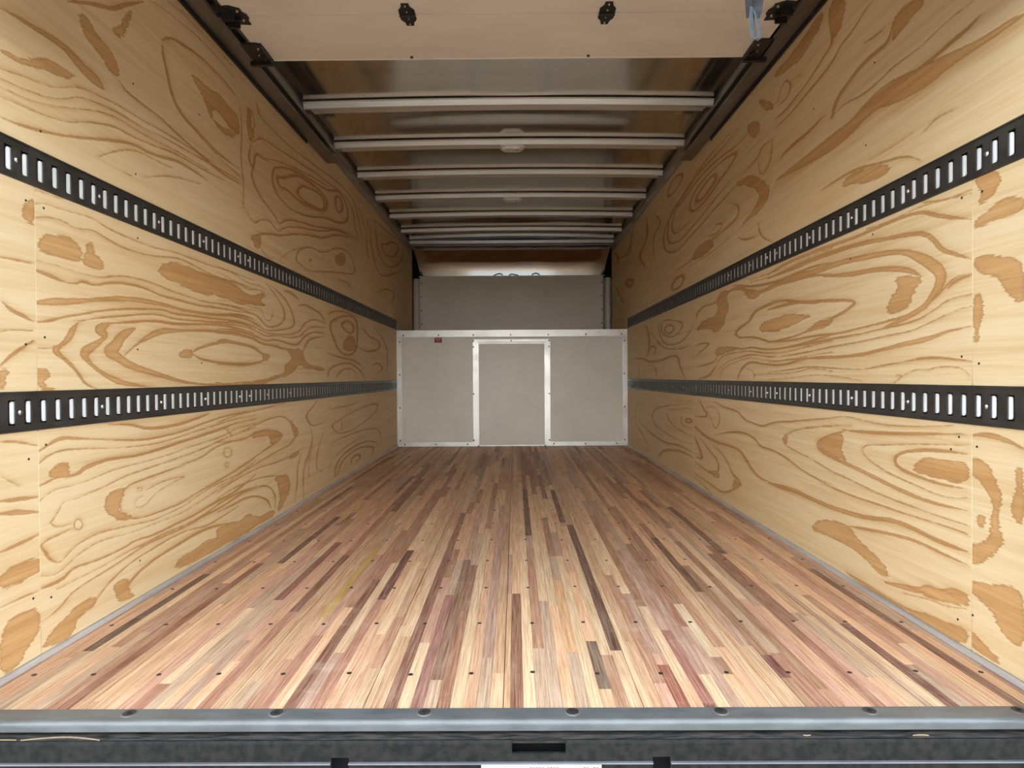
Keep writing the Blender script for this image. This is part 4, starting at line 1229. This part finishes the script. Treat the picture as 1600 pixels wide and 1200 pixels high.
# centre hinges
HY = 2.410
for hx, sk in ((-0.369, 0.010), (0.385, -0.010)):
    lf = MB()
    lf.prism([(-0.030 + hx, HY + 0.004), (0.030 + hx, HY + 0.004), (0.030 + hx, HY + 0.030), (0.017 + hx, HY + 0.050), (0.014 + hx, HY + 0.072), (-0.014 + hx, HY + 0.072), (-0.017 + hx, HY + 0.050), (-0.030 + hx, HY + 0.030)], 'z', ZD - 0.004, ZD)
    lf.prism([(-0.030 + hx, HY - 0.004), (-0.030 + hx, HY - 0.030), (-0.017 + hx, HY - 0.050), (-0.014 + hx, HY - 0.072), (0.014 + hx, HY - 0.072), (0.017 + hx, HY - 0.050), (0.030 + hx, HY - 0.030), (0.030 + hx, HY - 0.004)], 'z', ZD - 0.004, ZD)
    h = lf.build('hinge', M['black'], rd_)
    MB().tube([(hx - 0.030, HY, ZD - 0.006), (hx + 0.030, HY, ZD - 0.006)], 0.006, 10).build('hinge_pin', M['black'], h)
    for dy in (-0.060, -0.022, 0.022, 0.060):
        MB().disc((hx, HY + dy, ZD - 0.004), 0.0045, 'z', -0.004, 8, 0.7).build('hinge_bolt', M['bolt'], h)
# end hinges with rollers, and the top corner brackets
for s in (-1, 1):
    X = lambda a: s * a + (0.015 if s > 0 else 0.0)
    h = MB()
    h.prism([(X(1.06), HY - 0.065), (X(1.02), HY - 0.070), (X(0.985), HY - 0.050), (X(0.985), HY - 0.028), (X(0.975), HY - 0.010), (X(0.975), HY + 0.012), (X(0.985), HY + 0.030), (X(0.985), HY + 0.056), (X(1.03), HY + 0.050), (X(1.06), HY + 0.030)], 'z', ZD - 0.005, ZD)
    h.box(X(1.015), X(1.06), HY - 0.03, HY - 0.022, ZD - 0.032, ZD)
    h.box(X(1.015), X(1.06), HY + 0.022, HY + 0.03, ZD - 0.032, ZD)
    e = h.build('end_hinge', M['black'], rd_)
    MB().tube([(X(1.0), HY, ZD - 0.020), (X(1.095), HY, ZD + 0.020 - 0.015)], 0.0055, 8).build('roller_stem', M['black'], e)
    MB().disc((X(1.085), HY, ZD + 0.024), 0.020, 'x', s * 0.022, 16).build('roller', M['black'], e)
    for dx, dy in ((1.0, -0.04), (1.0, 0.02), (1.03, 0.0)):
        MB().disc((X(dx), HY + dy, ZD - 0.005), 0.006, 'z', -0.005, 8, 0.7).build('hinge_bolt', M['bolt'], e)
    t_ = MB()
    t_.prism([(X(1.085), 2.600), (X(1.025), 2.600), (X(1.005), 2.615), (X(1.005), 2.742), (X(1.085), 2.742)], 'z', ZD - 0.006, ZD)
    t_.box(X(1.005), X(1.011), 2.605, 2.742, ZD - 0.018, ZD)
    t_.box(X(1.005), X(1.105), 2.742, 2.760, ZD - 0.022, ZD + 0.02)
    tb = t_.build('top_bracket', M['black'], rd_)
    MB().tube([(X(1.02), 2.70, ZD - 0.014), (X(1.10), 2.70, ZD + 0.018)], 0.006, 8).build('roller_stem', M['black'], tb)
    MB().disc((X(1.083), 2.70, ZD + 0.024), 0.020, 'x', s * 0.022, 16).build('roller', M['black'], tb)
    for dx, dy in ((1.03, 2.64), (1.045, 2.69), (1.03, 2.72)):
        MB().disc((X(dx), dy, ZD - 0.006), 0.005, 'z', -0.005, 8, 0.7).build('bracket_bolt', M['bolt'], tb)

# door tracks
for s, side in ((-1, 'left'), (1, 'right')):
    t = thing('door_track', f'dark metal roll-up door track along the top of the {side} wall', 'track', (s * 1.13, 1.6, 2.074))
    prof = [(1.158, 2.074), (1.092, 2.074), (1.092, 2.088), (1.095, 2.088), (1.095, 2.078), (1.154, 2.078), (1.154, 2.136),
            (1.100, 2.136), (1.100, 2.128), (1.097, 2.128), (1.097, 2.140), (1.158, 2.140)]
    MB().prism([(s * a, b) for a, b in prof], 'y', 1.60, 4.05).build('track_channel', M['trackmetal'], t)
    MB().box(s * 1.1592, s * 1.1662, 1.40, 3.66, 2.056, 2.1445).build('mounting_angle', M['black'], t)
    # bend and upright run beside the opening
    pts = [(s * 1.125, 1.60, 2.107), (s * 1.125, 1.48, 2.09), (s * 1.125, 1.36, 2.03), (s * 1.125, 1.285, 1.94), (s * 1.125, 1.250, 1.82), (s * 1.125, 1.250, 0.02)]
    b2 = MB()
    for (x, y, z), (x2, y2, z2) in zip(pts[:-1], pts[1:]):
        d = Vector((0, y2 - y, z2 - z)).normalized()
        nrm = Vector((0, -d.z, d.y)) * 0.032
        a0, a1 = Vector((0, y, z)), Vector((0, y2, z2))
        for xx0, xx1, off0, off1 in ((s * 1.154, s * 1.158, -1, 1), (s * 1.092, s * 1.158, -1, -0.88), (s * 1.097, s * 1.158, 0.88, 1)):
            v = []
            for xx in (xx0, xx1):
                for p in (a0, a1):
                    for q in (off0, off1):
                        r = p + nrm * q
                        v.append((xx, r.y, r.z))
            b2.quad_mesh(v, [(0, 1, 3, 2), (4, 6, 7, 5), (0, 4, 5, 1), (2, 3, 7, 6), (0, 2, 6, 4), (1, 5, 7, 3)])
    b2.build('track_bend', M['trackmetal'], t)

# pull strap hanging from the door bottom
st = thing('pull_strap', 'grey webbing pull strap with looped end hanging from the roll-up door', 'strap', (0.54, 1.345, DOOR_Z))


def ribbon(rows, thick=0.0022):
    """rows of (left point, right point): a strip with thickness, offset along y"""
    v, f = [], []
    for a, b in rows:
        a, b = Vector(a), Vector(b)
        o = Vector((0, thick, 0))
        v += [a, b, b + o, a + o]
    for i in range(len(rows) - 1):
        for k in range(4):
            f.append((i * 4 + k, i * 4 + (k + 1) % 4, (i + 1) * 4 + (k + 1) % 4, (i + 1) * 4 + k))
    f.append((0, 1, 2, 3))
    n = 4 * (len(rows) - 1)
    f.append((n + 3, n + 2, n + 1, n))
    return MB().quad_mesh(v, f)


yS = 1.35
ribbon([((0.520, yS, DOOR_Z + 0.01), (0.541, yS - 0.012, DOOR_Z + 0.01)), ((0.521, yS, 1.52), (0.534, yS - 0.014, 1.52)), ((0.5225, yS, 1.49), (0.533, yS - 0.012, 1.49)), ((0.526, yS + 0.004, 1.464), (0.530, yS, 1.464))]).build('strap_ply', M['strap'], st)
ribbon([((0.532, yS - 0.002, DOOR_Z + 0.01), (0.560, yS - 0.010, DOOR_Z + 0.01)), ((0.5325, yS - 0.002, 1.52), (0.559, yS - 0.012, 1.52)), ((0.533, yS - 0.002, 1.495), (0.5565, yS - 0.010, 1.495)), ((0.537, yS - 0.002, 1.472), (0.554, yS - 0.008, 1.472)), ((0.544, yS - 0.002, 1.461), (0.551, yS - 0.005, 1.461))]).build('strap_ply', M['strap'], st)
# pale loop at the end, folded back on itself and seen at a slant
path = [(0.5400, 1.482), (0.5395, 1.462), (0.5400, 1.442), (0.5410, 1.426), (0.5430, 1.4175), (0.5475, 1.4145),
        (0.5525, 1.4180), (0.5545, 1.427), (0.5535, 1.440), (0.5500, 1.456), (0.5440, 1.474)]
lv, lf = [], []
for k, (px_, pz_) in enumerate(path):
    wv = (0.55 + 0.45 * math.sin(math.pi * min(1.0, 0.15 + k / 7)))
    dx, dy = -0.0125 * max(0.45, wv), -0.010 * max(0.45, wv)
    q = path[min(k + 1, len(path) - 1)]
    p_ = path[max(k - 1, 0)]
    t_ = Vector((q[0] - p_[0], 0, q[1] - p_[1])).normalized()
    nn = Vector((t_.z, 0, -t_.x)) * 0.0016
    for (ox, oy), sg in (((0, 0), 1), ((dx, dy), 1), ((dx, dy), -1), ((0, 0), -1)):
        lv.append((px_ + ox + sg * nn.x, yS + oy, pz_ + sg * nn.z))
for i in range(len(path) - 1):
    for k in range(4):
        lf.append((i * 4 + k, i * 4 + (k + 1) % 4, i * 4 + 4 + (k + 1) % 4, i * 4 + 4 + k))
e_ = 4 * (len(path) - 1)
lf += [(0, 1, 2, 3), (e_ + 3, e_ + 2, e_ + 1, e_)]
MB().quad_mesh(lv, lf).build('strap_loop', M['strapl'], st)

# ================================================================ sill, bumper and plate at the bottom of the picture
sl = thing('threshold_plate', 'worn grey steel sill with round bolts along the edge of the wood floor', 'sill', (0, 1.30, 0))
pr = [(1.335, 0.0025), (1.2945, 0.0025)]
for k in range(1, 6):
    a = math.radians(90 + 90 * k / 5)
    pr.append((1.2945 + 0.0095 * math.cos(a), -0.007 + 0.0095 * math.sin(a)))
pr += [(1.285, -0.0187), (1.2885, -0.0187), (1.2885, -0.004), (1.335, -0.004)]
MB().prism(pr, 'x', -1.30, 1.30).build('sill_plate', M['sill'], sl)
wme = proto('sill_bolt', M['sill'], MB().disc((0, 0, 0), 0.0165, 'z', 0.0014, 20, 0.88))
ring = proto('bolt_head', M['screw'], MB().disc((0, 0, 0), 0.0130, 'z', 0.0005, 18))
soc = proto('bolt_socket', M['void'], MB().disc((0, 0, 0), 0.0062, 'z', 0.0004, 6))
for k in range(-1, 7):
    x = -0.785 + 0.3103 * k
    b = place('sill_bolt', wme, sl, (x, 1.3175, 0.0025))
    for me_, z, nm in ((ring, 0.0014, 'bolt_head'), (soc, 0.0019, 'bolt_socket')):
        o = bpy.data.objects.new(nm, me_)
        COL.objects.link(o)
        o.parent = b
        o.location = (0, 0, z)

bp = thing('rear_bumper', 'scuffed black step bumper under the steel sill', 'bumper', (0, 1.262, -0.2))
MB().prism([(1.302, -0.0262), (1.268, -0.0262), (1.268, -0.034), (1.302, -0.034)], 'x', -1.30, 1.30).build('ledge', M['grime'], bp)
xs = [-1.30, -0.3454, -0.3093, 0.0193, 0.1271, 0.3017, 0.3376, 1.30]
zs = [-0.24, -0.0705, -0.0680, -0.0590, -0.0513, -0.0315, -0.0262]
def hole(i, j):
    return (i == 3 and 4 <= j <= 5) or (i in (1, 5) and j <= 2)
fm_ = MB()
fy_ = lambda j: 1.262 + (0.004 if zs[j] > -0.027 else 0.0)      # slightly rounded top edge
for i in range(len(xs) - 1):
    for j in range(len(zs) - 1):
        if hole(i, j): continue
        fm_.quad_mesh([(xs[i], fy_(j), zs[j]), (xs[i + 1], fy_(j), zs[j]), (xs[i + 1], fy_(j + 1), zs[j + 1]), (xs[i], fy_(j + 1), zs[j + 1])], [(0, 1, 2, 3)])
        # thickness
        fm_.quad_mesh([(xs[i], 1.268, zs[j]), (xs[i + 1], 1.268, zs[j]), (xs[i + 1], 1.268, zs[j + 1]), (xs[i], 1.268, zs[j + 1])], [(3, 2, 1, 0)])
for i, j0, j1 in ((3, 4, 6), (1, 0, 3), (5, 0, 3)):
    for xx in (xs[i], xs[i + 1]):
        fm_.quad_mesh([(xx, 1.262, zs[j0]), (xx, 1.268, zs[j0]), (xx, 1.268, zs[j1]), (xx, 1.262, zs[j1])], [(0, 1, 2, 3)])
    for zz in ((zs[j0], zs[j1]) if i == 3 else (zs[j1],)):
        fm_.quad_mesh([(xs[i], 1.262, zz), (xs[i + 1], 1.262, zz), (xs[i + 1], 1.268, zz), (xs[i], 1.268, zz)], [(0, 1, 2, 3)])
fm_.build('bumper_face', M['bumper'], bp)
MB().box(-1.30, 1.30, 1.310, 1.330, -0.24, -0.0345).build('bumper_core', M['void'], bp)
for a, b in ((-1.30, -0.3454), (-0.3093, 0.3017), (0.3376, 1.30)):
    MB().prism([(1.262, -0.0677), (1.2560, -0.0677), (1.2555, -0.0703), (1.262, -0.0720)], 'x', a, b).build('lower_lip', M['lip'], bp)
pt = thing('lettered_plate', 'white plate with a line of grey lettering fixed below the black bumper lip', 'plate', (0.078, 1.258, -0.17))
MB().box(-0.0424, 0.198, 1.2560, 1.2585, -0.19, -0.0713).build('plate_sheet', M['white'], pt)
def marks(x0, n, wd, gap, ht):
    m = MB()
    x = x0
    for k in range(n):
        if k in gap:
            x += wd * 0.9
        top = -0.0757
        m.box(x, x + wd * 0.22, 1.2555, 1.2561, top - ht, top)
        m.box(x, x + wd * 0.72, 1.2555, 1.2561, top - 0.0016, top)
        m.box(x + wd * 0.52, x + wd * 0.74, 1.2555, 1.2561, top - ht, top - (0.003 if k % 2 else 0))
        x += wd
    return m
marks(0.0545, 9, 0.0060, (5,), 0.0075).build('lettering', M['ink'], pt)
marks(0.1620, 4, 0.0066, (2,), 0.0075).build('lettering', M['ink'], pt)

# wood shavings caught on the grimy ledge
def shaving(x0, x1, arc, y, lab, wdt=0.0022):
    rows = []
    n = 12
    for k in range(n + 1):
        t = k / n
        x = x0 + (x1 - x0) * t
        yy = y + arc * math.sin(math.pi * t)
        rows.append(((x, yy, -0.0245), (x, yy + wdt * (0.4 + math.sin(math.pi * t)), -0.0238)))
    v, f = [], []
    for a, b in rows:
        v += [a, b, (b[0], b[1], b[2] - 0.0012), (a[0], a[1], a[2] - 0.0012)]
    for i in range(n):
        for k in range(4):
            f.append((i * 4 + k, i * 4 + (k + 1) % 4, i * 4 + 4 + (k + 1) % 4, i * 4 + 4 + k))
    f += [(0, 1, 2, 3), (4 * n + 3, 4 * n + 2, 4 * n + 1, 4 * n)]
    o = MB().quad_mesh(v, f).build('wood_shaving', M['shaving'], loc=(x0, y, -0.0257))
    tag(o, lab, 'shaving')
shaving(-0.975, -0.815, 0.010, 1.2665, 'long curved wood shaving on the bumper ledge at far left')
shaving(-1.06, -0.985, 0.0, 1.268, 'straight pale sliver at the left end of the bumper ledge', 0.0015)
shaving(0.830, 0.862, 0.001, 1.274, 'short orange wood sliver on the bumper ledge at the right', 0.002)
shaving(0.610, 0.625, -0.002, 1.277, 'tiny pale sliver on the ledge below the right sill bolts', 0.0012)
